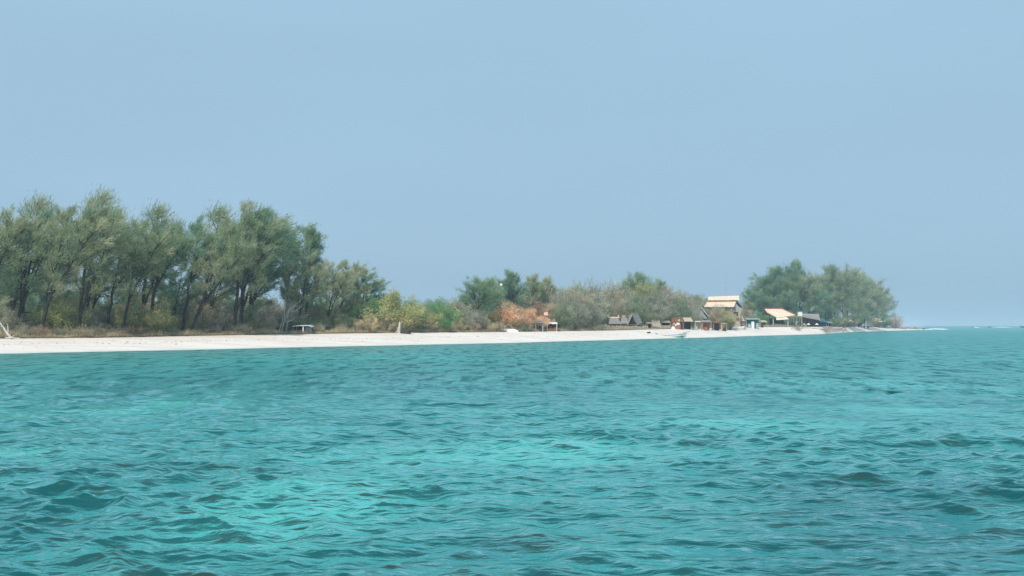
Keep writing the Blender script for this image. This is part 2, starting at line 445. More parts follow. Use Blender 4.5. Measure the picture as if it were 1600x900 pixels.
def tubes(lines, sides=5):
    Vs, Fs, n = [], [], 0
    for pts, rad in lines:
        pts = np.asarray(pts, float); k = len(pts); rad = np.asarray(rad, float)
        d = unit(np.gradient(pts, axis=0))
        ref = np.where(np.abs(d[:, 2:3]) < .9, np.array([[0, 0, 1.0]]), np.array([[1.0, 0, 0]]))
        a = unit(np.cross(d, ref)); b = np.cross(d, a)
        an = np.arange(sides) * 2 * math.pi / sides
        ring = pts[:, None] + rad[:, None, None] * (np.cos(an)[None, :, None] * a[:, None] + np.sin(an)[None, :, None] * b[:, None])
        Vs.append(ring.reshape(-1, 3))
        idx = n + np.arange(k * sides).reshape(k, sides); nx = np.roll(idx, -1, axis=1)
        Fs.append(np.stack([idx[:-1], nx[:-1], nx[1:], idx[1:]], -1).reshape(-1, 4))
        n += k * sides
    return np.concatenate(Vs), np.concatenate(Fs)

def blades(rs, C, D, L, W, tint):
    n = len(C)
    P = unit(np.cross(D, rs.normal(size=(n, 3)))) * (W[:, None] / 2)
    mid = C + D * L[:, None] * .35
    V = np.stack([mid - P, mid + P, C + D * L[:, None]], 1)
    V[:, 0] -= D * L[:, None] * .15; V[:, 1] -= D * L[:, None] * .3
    return V.reshape(-1, 3), np.arange(3 * n).reshape(-1, 3), np.repeat(tint, 3)

def bez(p0, p1, p2, n=6):
    t = np.linspace(0, 1, n)[:, None]
    return (1 - t) ** 2 * p0 + 2 * t * (1 - t) * p1 + t ** 2 * p2

def casuarina(seed, H=16.0, lean=.12, spread=.34, first=.28, nbr=34, nbl=10800, bl=(.40, .95), wd=.075, wind=.55, forks=0, dense=1.0, up=.55, sparse_top=0.0, blob=.26):
    rs = np.random.RandomState(seed)
    lines = []
    stems = []
    n = 9; t = np.linspace(0, 1, n)
    ph = rs.uniform(0, 6.28)
    def stem(base, topo, r0, wob):
        mid = (base + topo) / 2 + np.array([-(topo[0] - base[0]) * .16 + rs.normal(0, wob), rs.normal(0, wob), 0])
        p = bez(base, mid, topo, n)
        p[1:-1] += rs.normal(0, .10, (n - 2, 3)) * [1, 1, .2]
        lines.append((p, r0 * (1 - t) ** .75 + .02)); stems.append(p)
    stem(np.zeros(3) + [0, 0, -.3], np.array([lean * H, rs.normal(0, .4), H * .97]), .015 * H + .03, .5)
    for k in range(forks):
        p = stems[0]; i = rs.randint(1, 4)
        b = p[i] + (p[i + 1] - p[i]) * rs.uniform(0, 1)
        stem(b, np.array([lean * H + rs.uniform(.10, .24) * H * (1 if k % 2 == 0 else -1), rs.normal(0, 1.2), H * rs.uniform(.72, .92)]), .010 * H, .3)
    clC, clD, clR, clT, clN = [], [], [], [], []
    for b in range(nbr):
        p = stems[b % len(stems)] if forks else stems[0]
        u = first + (1 - first) * ((b + rs.uniform(0, 1)) / nbr) ** .9
        f = u * (n - 1); i = min(int(f), n - 2); o = p[i] + (p[i + 1] - p[i]) * (f - i)
        az = b * 2.4 + rs.normal(0, .5)
        prof = (math.sin(math.pi * min(1, (u - first) / (1 - first) * .80 + .20)) ** .6) * .85 + .15
        L = spread * H * prof * rs.uniform(.6, 1.12)
        el = up + .55 * (u - .5) + rs.normal(0, .16)
        d = np.array([math.cos(az) * math.cos(el), math.sin(az) * math.cos(el), math.sin(el)])
        end = o + d * L + np.array([wind * L * .35, 0, .08 * L])
        midp = o + d * L * .5 + np.array([0, 0, -.04 * L])
        q = bez(o, midp, end, 5)
        lines.append((q, np.linspace(.0042 * H, .012, 5)))
        bt = rs.uniform(.2, .85)
        subs = [(q, 1.0)]
        for s in range(rs.randint(3, 6)):
            g = rs.uniform(.35, .95) * 4; j = min(int(g), 3); oo = q[j] + (q[j + 1] - q[j]) * (g - j)
            dd = unit(d + rs.normal(0, .55, 3) + [wind * .3, 0, .35]); LL = L * rs.uniform(.25, .5)
            qq = bez(oo, oo + dd * LL * .5, oo + dd * LL + [wind * .2 * LL, 0, 0], 4)
            lines.append((qq, np.linspace(.0018 * H, .008, 4))); subs.append((qq, .6))
        for qq, wgt in subs:
            nc = max(2, int(len(qq) * wgt * 1.4))
            for c in range(nc):
                g = rs.uniform(.35, 1.0) * (len(qq) - 1); j = min(int(g), len(qq) - 2)
                cc = qq[j] + (qq[j + 1] - qq[j]) * (g - j)
                clC.append(cc); clD.append(unit(qq[j + 1] - qq[j])); clR.append(blob * H / 16 * rs.uniform(.6, 1.3))
                clT.append(np.clip(bt + rs.normal(0, .12), 0, 1))
                clN.append(rs.uniform(.5, 1.5) * (1 - sparse_top * (u > .6)))
    clC, clD, clR, clT, clN = map(np.array, (clC, clD, clR, clT, clN))
    cnt = np.maximum(1, (clN / clN.sum() * nbl * dense)).astype(int)
    I = np.repeat(np.arange(len(cnt)), cnt); m = len(I)
    off = rs.normal(0, 1, (m, 3)) * clR[I, None] * [1, 1, .8]
    off += clD[I] * rs.uniform(-1, 1.6, (m, 1)) * clR[I, None]
    D = unit(clD[I] * .8 + np.array([wind * .55, 0, .22]) + rs.normal(0, .42, (m, 3)))
    L = rs.uniform(*bl, m) * H / 16
    W = rs.uniform(.6, 1.3, m) * wd * H / 16
    V, Fa, T = blades(rs, clC[I] + off, D, L, W, np.clip(clT[I] + rs.normal(0, .13, m), 0, 1))
    tv, tf = tubes(lines, 5)
    return (big_mesh('trunk', tv, tf, True), big_mesh('crown', V, Fa, tint=T))

def bush(seed, H=4.0, Wd=6.0, nst=26, nbl=7000, leaf=(.10, .24), asp=.5, blob=.42, hang=0.0, upr=.5, gap=.0, fill=.5, stem=1.0):
    """multi-stemmed shrub or low tree, crown reaching down towards the ground"""
    rs = np.random.RandomState(seed)
    lines, C, D, T = [], [], [], []
    for s in range(nst):
        az = rs.uniform(0, 6.28); rr = math.sqrt(rs.uniform(0, 1)) * Wd / 2
        hh = H * (1 - .5 * (rr / (Wd / 2)) ** 2.2) * rs.uniform(.58, 1.08)
        e = np.array([math.cos(az) * rr, math.sin(az) * rr, hh])
        b = np.array([math.cos(az), math.sin(az), 0]) * rr * .25 + [0, 0, -.15]
        q = bez(b, b * .6 + e * .4 + [0, 0, hh * .1 * upr], e, 6)
        lines.append((q, np.linspace((.011 * H + .01) * stem * .8, .008 + .03 * (stem - 1), 6)))
        st = rs.uniform(.1, .9)
        qs = [q]
        for k in range(rs.randint(2, 5)):
            g = rs.uniform(.3, .9) * 5; j = min(int(g), 4); o = q[j] + (q[j + 1] - q[j]) * (g - j)
            d = unit(rs.normal(0, .6, 3) + unit(e) * 1.0 + [0, 0, .2]); L = H * rs.uniform(.12, .28)
            qq = bez(o, o + d * L * .5, o + d * L, 4); lines.append((qq, np.linspace(.005 * H, .006, 4))); qs.append(qq)
        for qq in qs:
            for c in range(5 if qq is q else 3):
                g = (rs.uniform(0, 1) ** (.75 if rs.rand() > fill else 1.0) * (.85) + .15) * (len(qq) - 1); j = min(int(g), len(qq) - 2)
                if rs.rand() < gap: continue
                C.append(qq[j] + (qq[j + 1] - qq[j]) * (g - j)); D.append(unit(qq[j + 1] - qq[j])); T.append(np.clip(st + rs.normal(0, .12), 0, 1))
    C, D, T = map(np.array, (C, D, T))
    I = rs.randint(0, len(C), nbl)
    sc = blob * (H / 4) ** .6
    P = C[I] + rs.normal(0, sc, (nbl, 3)) * [1, 1, .8]
    P[:, 2] = np.abs(P[:, 2]) + .02
    dd = unit(D[I] * upr + rs.normal(0, .7, (nbl, 3)) + [0.12, 0, -hang])
    L = rs.uniform(*leaf, nbl) * (H / 4) ** .5
    V, Fa, TT = blades(rs, P, dd, L, L * asp, np.clip(T[I] + rs.normal(0, .13, nbl), 0, 1))
    tv, tf = tubes(lines, 4)
    return (big_mesh('trunk', tv, tf, True), big_mesh('crown', V, Fa, tint=TT))

def bare(seed, H=7.0, depth=4, lean=.1, spreadang=.55, r0=.10):
    rs = np.random.RandomState(seed); lines = []
    def grow(o, d, L, r, k):
        e = o + d * L; m = (o + e) / 2 + rs.normal(0, L * .07, 3)
        lines.append((bez(o, m, e, 5), np.linspace(r, r * .6, 5)))
        if k == 0: return
        for i in range(rs.randint(2, 4)):
            t = rs.uniform(.45, 1.0); oo = o + (e - o) * t
            grow(oo, unit(d + rs.normal(0, spreadang, 3) + [0, 0, .18]), L * rs.uniform(.55, .82), r * .58, k - 1)
    for s in range(2):
        grow(np.array([s * .3, 0, -.2]), unit(np.array([lean + rs.normal(0, .2), rs.normal(0, .15), 1])), H * .36, r0, depth)
    tv, tf = tubes(lines, 4)
    return big_mesh('trunk', tv, tf, True)

PLACED = []
def plant(name, proto, mats, px, Y, H, H0, label, cat='tree', group=None, rz=0.0, sxy=1.0, crown_name='crown', trunk_name='trunk'):
    z = ground(px, Y)
    o = thing(name, label, cat, (X(px, Y), Y, z), group)
    s = H / H0
    o.scale = (s * sxy * random.Random(px * 7.1).uniform(.88, 1.12), s * sxy, s); o.rotation_euler = (0, 0, rz)
    for i, (me, nm) in enumerate(zip(proto, (trunk_name, crown_name))):
        if me is None: continue
        mat = mats[i]
        key = (me.name, mat.name)
        if me.materials and me.materials[0] is not mat:
            if key not in MESHV:
                c = me.copy(); c.materials.clear(); c.materials.append(mat); MESHV[key] = c
            me = MESHV[key]
        link(nm, me, mat, o)
    return o
MESHV = {}
LEFT_MARKS = [(-110, 'outside the picture'), (-70, 'at the left edge'), (-20, 'behind the edge casuarina'), (30, 'left of the first clear trunk'), (70, 'behind the first forked trunk'), (98, 'right of the first forked trunk'), (140, 'right of the second leaning trunk'),
    (176, 'beside the slim trunk'), (212, 'left of the bright yellow-green bush'), (250, 'right of the bright yellow-green bush'), (290, 'behind the strongly bent trunk'), (335, 'right of the bent trunk'),
    (375, 'behind the thick upright trunk'), (410, 'left of the pale bare trees'), (445, 'behind the pale bare trees'), (475, 'behind the flat roofed shelter'), (515, 'right of the flat roofed shelter'), (560, 'at the grove end')]
MID_MARKS = [(865, 'above the white awning'), (895, 'right of the white awning'), (925, 'left of the bamboo fence'), (955, 'behind the left weathered hut'), (980, 'behind the middle weathered hut'),
    (1000, 'behind the steep dark gable'), (1025, 'behind the tan thatch shelter'), (1045, 'behind the straw eave stall'), (1062, 'behind the red hut'), (1080, 'behind the dark hut'), (1098, 'left of the two tier roofed house')]
EDGE_MARKS = LEFT_MARKS + [(600, 'before the tall yellow-green bush'), (625, 'beside the white driftwood stump'), (660, 'below the mustard bush'), (700, 'below the small thatched gable'), (740, 'below the dark casuarinas'),
    (790, 'beside the white upturned boat'), (830, 'before the dark open stall'), (880, 'right of the white awning'), (930, 'left end of the bamboo fence')]
FAR_MARKS = [(588, 'beside the left grove'), (610, 'over the tall yellow-green bush'), (636, 'over the driftwood stump'), (662, 'over the mustard bush'), (690, 'over the round green tree'), (712, 'over the small thatched gable'), (735, 'beside the dark casuarinas')]
BELT_MARKS = [(575, 'beside the left grove'), (600, 'behind the tall yellow-green bush'), (628, 'behind the driftwood stump'), (655, 'behind the mustard bush'), (690, 'behind the round green tree'), (712, 'behind the small thatched gable'), (745, 'behind the broad dark casuarina'), (770, 'left of the white dish'), (795, 'right of the white dish'), (825, 'behind the orange trees'), (855, 'behind the white awning')]
HUE = {'cas': 'grey-olive', 'cas_cool': 'dark green', 'green': 'deep green', 'scrub': 'brown', 'thicket': 'grey-green', 'yellow': 'yellow-green', 'red_scrub': 'reddish', 'orange': 'orange'}
def near(marks, px): return min(marks, key=lambda m: abs(m[0] - px))[1]
def Htop(py, px, Y): return (Z(py, Y) - ground(px, Y)) * 0.94

CAS = {
 'lean1': casuarina(11, lean=.14, forks=1, spread=.33),
 'lean2': casuarina(12, lean=.21, forks=1, spread=.32, first=.30),
 'bent':  casuarina(13, lean=.42, forks=1, spread=.30, first=.45, nbr=30),
 'full':  casuarina(14, lean=.14, forks=2, spread=.36, first=.20, nbl=13000, nbr=36),
 'wispy': casuarina(15, lean=.12, forks=1, spread=.26, first=.42, nbl=7500, sparse_top=.3, blob=.5, nbr=26),
 'low':   casuarina(16, lean=.18, forks=2, spread=.42, first=.12, nbl=14000, nbr=42, up=.35),
 'thick': casuarina(17, lean=.16, forks=1, spread=.34, first=.33, nbl=12500),
 'plume': casuarina(18, lean=.06, spread=.20, first=.30, nbl=11000, up=.8, nbr=30),
}
CAS_R = {   # broader, bushier trees of the point
 'a': casuarina(31, lean=.04, forks=2, spread=.40, first=.08, nbl=20000, nbr=50, wind=.25, up=.62, blob=.44, wd=.11),
 'b': casuarina(32, lean=.06, forks=2, spread=.46, first=.06, nbl=20000, nbr=54, wind=.25, up=.45, blob=.46, wd=.11),
 'c': casuarina(33, lean=.00, forks=1, spread=.34, first=.10, nbl=16000, nbr=44, wind=.15, up=.75, blob=.42, wd=.11),
}
TH = [bush(40 + i, H=9.0, Wd=6.5, nst=38, nbl=5200, leaf=(.3, .7), asp=.16, blob=.32, upr=2.4, fill=.7, stem=1.5) for i in range(4)]
SH = [bush(50 + i, H=4.0, Wd=6.0 + .5 * i, nst=34, nbl=15000, blob=.26) for i in range(4)]
DRY = [bush(60 + i, H=3.0, Wd=4.5, nst=40, nbl=3000, leaf=(.14, .3), asp=.25, blob=.34, upr=.9, gap=.2) for i in range(3)]
BARE = [bare(70 + i) for i in range(3)]

bk, gb = M['bark'], M['grey_bark']
# --- front row of the left grove: (proto, base px, distance beyond the edge, top row, turn, mat, label)
FRONT = [
 ('full',  -28, 5, 318, .1, 'cas', 'broad feathery casuarina cut off by the left edge, behind the bleached driftwood'),
 ('low',    22, 9, 330, .2, 'cas_cool', 'dark low-branched casuarina just right of the bleached driftwood at the left edge'),
 ('lean2',  62, 3, 322, .1, 'cas', 'casuarina with a dark forked trunk leaning right, first clear trunk from the left'),
 ('lean1', 122, 3, 318, -.1, 'cas', 'casuarina with a dark trunk leaning right, under the tallest wispy crown'),
 ('thick', 164, 8, 372, .3, 'cas_cool', 'shorter casuarina between the two steeply leaning dark trunks, olive crown'),
 ('lean2', 190, 5, 345, .0, 'cas', 'casuarina with a slim dark trunk below the rounded open top left of the grove middle'),
 ('full',  232, 6, 352, -.2, 'cas_cool', 'dense casuarina standing over the yellow-green bushes in the left grove'),
 ('thick', 283, 7, 348, .15, 'cas_cool', 'straight casuarina left of the strongly bent trunk'),
 ('bent',  298, 2, 352, .0, 'cas', 'casuarina with the most strongly bent trunk, sweeping to the right from the sand edge'),
 ('lean1', 364, 4, 322, .1, 'cas', 'tall casuarina with a thick dark upright trunk in the middle of the grove'),
 ('full',  372, 8, 334, -.1, 'cas_cool', 'tall casuarina behind the pale bare trees'),
 ('low',   462, 10, 396, .1, 'cas', 'wide casuarina with drooping boughs above the flat roofed shelter'),
 ('low',   508, 8, 410, .25, 'cas', 'last wide casuarina of the left grove, sweeping right toward open sky'),
]
for pr, px, dY, ty, rz, mt, lab in FRONT:
    Y = float(Yt(px)) + dY
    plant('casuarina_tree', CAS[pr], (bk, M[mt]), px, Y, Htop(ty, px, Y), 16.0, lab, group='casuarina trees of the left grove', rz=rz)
FRONT_END = [('full', 528, 13, 406, .1, 'cas', 'airy leaning casuarina between the last wide one and the grove end'), ('low', 556, 16, 428, .1, 'cas_cool', 'lowest sloping casuarina at the very end of the left grove')]
for pr, px, dY, ty, rz, mt, lab in FRONT_END:
    Y = float(Yt(px)) + dY
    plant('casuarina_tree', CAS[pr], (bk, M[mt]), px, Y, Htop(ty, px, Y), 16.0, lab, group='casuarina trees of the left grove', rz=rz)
# tops that stand out above the grove
for pr, px, dY, ty, mt, lab in [
    ('wispy', 136, 16, 298, 'cas', 'tallest wispy see-through casuarina top of the left grove'),
    ('wispy', 222, 18, 320, 'cas', 'wispy casuarina with a rounded open top standing above its neighbours'),
    ('wispy', 318, 16, 322, 'cas', 'wispy twin-tufted casuarina top above the bent trunk'),
    ('wispy', 390, 14, 326, 'cas_cool', 'open casuarina top at the right shoulder of the tall grove'),
    ('plume', 477, 22, 352, 'cas_cool', 'narrow dark casuarina plume poking above the falling right side of the grove'),
    ('plume', 446, 24, 366, 'cas', 'small slim casuarina top left of the narrow dark plume'),
    ('wispy', 36, 18, 308, 'cas', 'open wispy casuarina top nearest the left edge'),
    ('lean1', 372, 22, 320, 'cas', 'tall olive casuarina crown at the highest middle of the grove'),
    ('low',   548, 16, 432, 'cas_cool', 'small dark green casuarina beside the yellow-green thicket'),
    ]:
    Y = float(Yt(px)) + dY
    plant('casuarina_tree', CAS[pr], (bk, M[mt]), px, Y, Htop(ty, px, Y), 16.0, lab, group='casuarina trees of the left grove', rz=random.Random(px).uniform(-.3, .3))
# rows behind
R = random.Random(5)
def sky_left(px): return np.interp(px, [-120, 0, 60, 110, 160, 190, 240, 280, 330, 430, 460, 500, 540, 570, 590], [346, 346, 342, 346, 350, 372, 362, 366, 356, 380, 404, 420, 440, 456, 480])
for row, (dY, drop) in enumerate([(22, 30), (36, 70), (50, 95)]):
    for px in np.arange(-110 + row * 17, 565, 62 - 6 * row):
        p = px + R.uniform(-10, 10); Y = float(Yt(p)) + dY + R.uniform(-4, 4)
        k = R.choice(['full', 'low', 'thick', 'lean1', 'full'])
        ty = sky_left(p + 38) + drop + R.uniform(-4, 22)
        mtr = R.choice(['cas', 'cas_cool'])
        plant('casuarina_tree', CAS[k], (bk, M[mtr]), p, Y, Htop(ty, p, Y), 16.0,
              f"{HUE[mtr]} casuarina {near(LEFT_MARKS, p)}, {['second', 'third', 'last'][row]} tree row", group='rear casuarinas of the left grove', rz=R.uniform(-.4, .4))
# understorey of the left grove
for row, dY in enumerate((7, 14, 26, 40)):
    for px in np.arange(-100 + 13 * row, 585, 40):
        p = px + R.uniform(-12, 12); Y = float(Yt(p)) + dY + R.uniform(-2, 2)
        mt = R.choice(['scrub', 'scrub', 'thicket', 'thicket', 'cas', 'yellow' if 60 < p < 260 else 'cas']) if row < 2 else R.choice(['green', 'scrub', 'cas_cool', 'thicket', 'yellow' if 60 < p < 260 else 'cas_cool'])
        hgt = R.uniform(2.0, 3.8) + row * 1.7
        plant('shrub', R.choice(SH), (gb, M[mt]), p, Y, hgt, 4.0, f"{HUE[mt]} shrub {near(LEFT_MARKS, p)}, {['front', 'second', 'third', 'deepest'][row]} shrub row", 'shrub', 'understorey shrubs of the left grove', rz=R.uniform(0, 6))
for px, dY, h, lab in [(236, 4, 5.4, 'bright yellow-green bush between dark trunks of the left grove'), (208, 6, 4.4, 'yellow-green bush left of the brightest bush in the left grove'),
                       (100, 7, 6.0, 'olive bush in the gap right of the first clear trunk'), (256, 7, 3.6, 'low yellowish bush at the foot of the left grove')]:
    Y = float(Yt(px)) + dY
    plant('shrub', SH[px % 4], (gb, M['yellow']), px, Y, h, 4.0, lab, 'shrub', 'yellow-green shrubs of the left grove', rz=px)
for px, dY, h, k, lab in [(436, 1.5, 8.5, 0, 'pale bare tree with upright forked limbs left of the flat roofed shelter'),
                       (446, 3.5, 7.5, 1, 'pale leafless tree right behind the forked bare tree'),
                       (424, 4, 6.5, 2, 'thin grey leafless tree left of the forked bare tree'),
                       (340, 4, 5.0, 1, 'grey dead tree in the shade right of the bent trunk'),
                       (326, 3, 4.5, 2, 'small grey dead tree under the bent trunk'),
                       (396, 3, 6.0, 0, 'grey leafless tree between thick upright trunk and pale bare trees'),
                       (412, 5, 7.5, 1, 'tall grey leafless tree left of the pale bare trees'),
                       (458, 6, 7.0, 2, 'grey leafless tree behind the left end of the flat roofed shelter'),
                       (346, 6, 6.5, 0, 'taller grey dead tree left of the thick upright trunk'),
                       (150, 7, 5.5, 1, 'grey leafless tree right of the second leaning trunk'),
                       (212, 7, 5.0, 2, 'grey leafless tree left of the bright yellow-green bush')]:
    Y = float(Yt(px)) + dY
    plant('bare_tree', (BARE[k],), (M['grey_bark'] if px < 400 else M['twig_bark'],), px, Y, h, 7.0, lab, 'tree', 'bare trees of the left grove', rz=k * 1.3)

# --- yellow thicket and low bushes, px 570-735
for px, dY, ty, mt, pr, lab in [
    (580, 8, 462, 'green', SH[0], 'green bush tucked under the last casuarina of the left grove'),
    (598, 6, 449, 'yellow', SH[1], 'tall yellow-green bush right after the left grove'),
    (622, 5, 458, 'yellow', SH[2], 'yellow-green bush behind the white driftwood stump'),
    (608, 2, 490, 'scrub', SH[3], 'brown dry bush left of the white driftwood stump'),
    (636, 3, 488, 'scrub', SH[0], 'brown dry bush behind the grounded dark log'),
    (574, 2, 492, 'scrub', SH[2], 'brown scrub in front of the green bush beside the left grove'),
    (655, 7, 474, 'yellow', SH[3], 'mustard yellow bush between stump and green tree'),
    (668, 3, 492, 'scrub', SH[1], 'dull brown bush below the mustard yellow bush'),
    (690, 9, 463, 'green', SH[0], 'round dark green tree left of the small thatched gable'),
    (684, 3, 490, 'green', SH[2], 'low green bush at the foot of the round dark green tree'),
    (706, 7, 488, 'green', SH[1], 'green bush just under the small thatched gable'),
    (716, 3, 498, 'yellow', SH[3], 'lime bush below the small thatched gable'),
    (728, 6, 474, 'thicket', SH[2], 'olive bush right of the small thatched gable'),
    (700, 1.5, 506, 'scrub', DRY[0], 'low dry twigs on the sand edge below the green bushes'),
    (740, 2, 500, 'thicket', SH[0], 'grey-green bush at the foot of the dark casuarina cluster'),
    (762, 2, 498, 'scrub', SH[1], 'brownish bush left of the white upturned boat'),
    ]:
    Y = float(Yt(px)) + dY
    plant('shrub', pr, (gb, M[mt]), px, Y, Htop(ty, px, Y), 4.0 if pr in SH else 3.0, lab, 'shrub', None, rz=px * 1.0)
# far line of trees seen over the low bushes
for i, px in enumerate(range(585, 745, 11)):
    Y = 420 + (i * 37) % 60
    plant('distant_tree', SH[i % 4], (gb, M['cas_cool']), px, Y, Htop(466 + (i * 7) % 5, px, Y), 4.0, 'dark distant tree in the far line, ' + near(FAR_MARKS, px), 'tree', 'distant trees behind the low bushes', rz=i, sxy=.9)

# --- dark casuarinas, px 730-860
for px, dY, ty, k, mt, lab in [
    (748, 10, 434, 'b', 'cas_cool', 'broad dark green casuarina left of the orange dry trees'),
    (768, 14, 438, 'a', 'cas_cool', 'dark green casuarina behind the left end of the orange dry trees'),
    (802, 20, 427, 'c', 'cas_cool', 'tall dark casuarina right of the white dish'),
    (830, 24, 433, 'c', 'cas', 'thin bluish casuarina above the orange dry trees'),
    (850, 26, 436, 'c', 'cas', 'pale grey-green casuarina at the left end of the twiggy wood')]:
    Y = float(Yt(px)) + dY
    plant('casuarina_tree', CAS_R[k], (bk, M[mt]), px, Y, Htop(ty, px, Y), 16.0, lab, 'tree', 'casuarina trees left of the village', rz=px)
for i, px in enumerate(range(574, 866, 13)):
    Y = float(Yt(px)) + 26 + (i * 5) % 9; ty = float(np.interp(px, [570, 600, 640, 690, 720, 745, 800, 870], [470, 468, 474, 470, 462, 452, 450, 454])) + (i * 11) % 9
    mtr = ['thicket', 'scrub', 'cas', 'thicket', 'cas_cool'][i % 5]
    plant('wood_tree', TH[i % 4], (M['twig_bark'], M[mtr]), px, Y, Htop(ty, px, Y), 9.0, f"{HUE[mtr]} twiggy tree in the rear belt {near(BELT_MARKS, px)}", 'tree', 'twiggy trees of the rear belt', rz=i * 1.7, sxy=1.1)
# --- orange dry trees
for px, dY, ty, pr, mt, lab in [
    (792, 6, 470, SH[0], 'orange', 'large orange dry-leaved tree behind the white upturned boat'),
    (812, 8, 473, SH[3], 'orange', 'peach coloured dry tree between two orange ones'),
    (828, 6, 480, SH[1], 'orange', 'smaller bright orange tree right of the large orange one'),
    (781, 8, 474, SH[2], 'yellow', 'mustard tinted tree at the left end of the orange trees'),
    (808, 3, 500, SH[2], 'yellow', 'lime bush below the orange trees'),
    (818, 1.5, 505, SH[1], 'green', 'low green bush right of the white upturned boat'),
    (798, 3, 499, SH[0], 'scrub', 'low grey-brown bush at the foot of the orange trees'),
    (836, 12, 470, TH[1], 'red_scrub', 'brownish twiggy tree behind the right end of the orange trees'),
    (844, 10, 484, SH[3], 'orange', 'orange brown bush above the dark open stall'),
    (874, 9, 490, SH[0], 'red_scrub', 'reddish brown bush right of the white awning')]:
    Y = float(Yt(px)) + dY
    plant('shrub', pr, (gb, M[mt]), px, Y, Htop(ty, px, Y), 9.0 if pr in TH else 4.0, lab, 'shrub', None, rz=px * .7)
# --- twiggy wood, px 850-1100
def sky_mid(px): return np.interp(px, [845, 862, 880, 920, 950, 975, 1020, 1040, 1065, 1080, 1098, 1110], [462, 455, 447, 442, 446, 444, 443, 447, 454, 462, 466, 475])
ni = 0
for row, (dY, drop) in enumerate([(4, 20), (11, 7), (20, -2), (32, -5)]):
    for px in np.arange((886 if row == 0 else 856) + row * 6, 1100 - (row == 0) * 8, 17):
        p = px + R.uniform(-4, 4); Y = float(Yt(p)) + dY + R.uniform(-2, 2)
        Y = max(Y, 297 + row * 6) if 938 < p < 1025 else max(Y, 306 + row * 6) if p >= 1025 else Y
        ty = sky_mid(p) + drop + R.uniform(-1, 7)
        mt = R.choice(['thicket', 'thicket', 'cas', 'scrub'] if p < 1020 else ['thicket', 'cas', 'scrub', 'thicket'])
        if row > 0 and 1030 < p < 1062 and R.random() < .35: mt = 'red_scrub'
        plant('wood_tree', R.choice(TH), (M['twig_bark'], M[mt]), p, Y, Htop(ty, p, Y), 9.0,
              f"{HUE[mt]} twiggy tree {near(MID_MARKS, p)}, {['low front', 'second', 'third', 'rearmost, highest'][row]} row",
              'tree', 'twiggy wood left of the huts' if p < 945 else 'twiggy wood behind the thatched huts' if p < 1015 else 'twiggy wood behind the stalls', rz=R.uniform(0, 6), sxy=1.0)
for px, dY, ty, k, mt, lab in [(992, 40, 428, 'a', 'cas_cool', 'dark casuarina rising above the middle of the twiggy wood'),
                               (1034, 40, 440, 'c', 'cas_cool', 'slim dark casuarina top right of the highest one in the twiggy wood'),
                               (1004, 30, 446, 'b', 'yellow', 'light green tree below the dark casuarina of the twiggy wood'),
                               (1088, 26, 462, 'a', 'cas', 'olive tree at the left of the two tier roofed house')]:
    Y = float(Yt(px)) + dY
    plant('casuarina_tree', CAS_R[k], (bk, M[mt]), px, Y, Htop(ty, px, Y), 16.0, lab, 'tree', None, rz=px)
# --- right point, px 1160-1400
for px, Y, ty, k, mt, lab in [
    (1176, 415, 452, 'b', 'cas_cool', 'green casuarina next to the two tier roofed house'),
    (1168, 400, 470, 'c', 'cas', 'low olive casuarina between the house and the tall clump'),
    (1203, 430, 433, 'a', 'cas_cool', 'mid-height casuarina on the left slope of the tall clump'),
    (1222, 436, 418, 'a', 'cas_cool', 'tall casuarina left of the highest one behind the big straw roof'),
    (1240, 440, 411, 'c', 'cas_cool', 'highest casuarina of the point, dark pointed top'),
    (1250, 432, 430, 'b', 'cas', 'bushy casuarina above the white water tank'),
    (1264, 446, 446, 'b', 'cas_cool', 'lower casuarina right of the highest one'),
    (1283, 470, 434, 'c', 'cas', 'broad casuarina above the long weathered roof'),
    (1304, 500, 416, 'a', 'cas', 'second highest broad casuarina crown on the point'),
    (1324, 520, 421, 'b', 'cas', 'rounded casuarina right of the second highest crown'),
    (1340, 560, 430, 'c', 'cas', 'slim casuarina above the closed white parasol'),
    (1356, 590, 436, 'b', 'cas', 'olive casuarina behind the closed white parasol'),
    (1368, 640, 448, 'a', 'cas', 'last but one casuarina toward the tip of the point'),
    (1378, 660, 458, 'b', 'cas', 'last casuarina at the tip of the point, rounded right side'),
    (1230, 424, 455, 'b', 'cas_cool', 'low spreading casuarina directly behind the big straw roof'),
    (1290, 460, 455, 'a', 'cas_cool', 'low dark casuarina behind the blue tarpaulin'),
    (1200, 418, 465, 'b', 'cas_cool', 'dark low casuarina left of the big straw roof'),
    (1316, 500, 458, 'b', 'cas', 'low olive casuarina at the middle of the point'),
    (1350, 575, 466, 'a', 'cas', 'low casuarina crown just over the closed white parasol'),
    (1185, 440, 458, 'a', 'cas', 'olive casuarina filling between house and tall clump'),
    ]:
    plant('casuarina_tree', CAS_R[k], (bk, M[mt]), px, Y, Htop(ty, px, Y), 16.0, lab, 'tree', 'casuarina trees on the right point', rz=px)
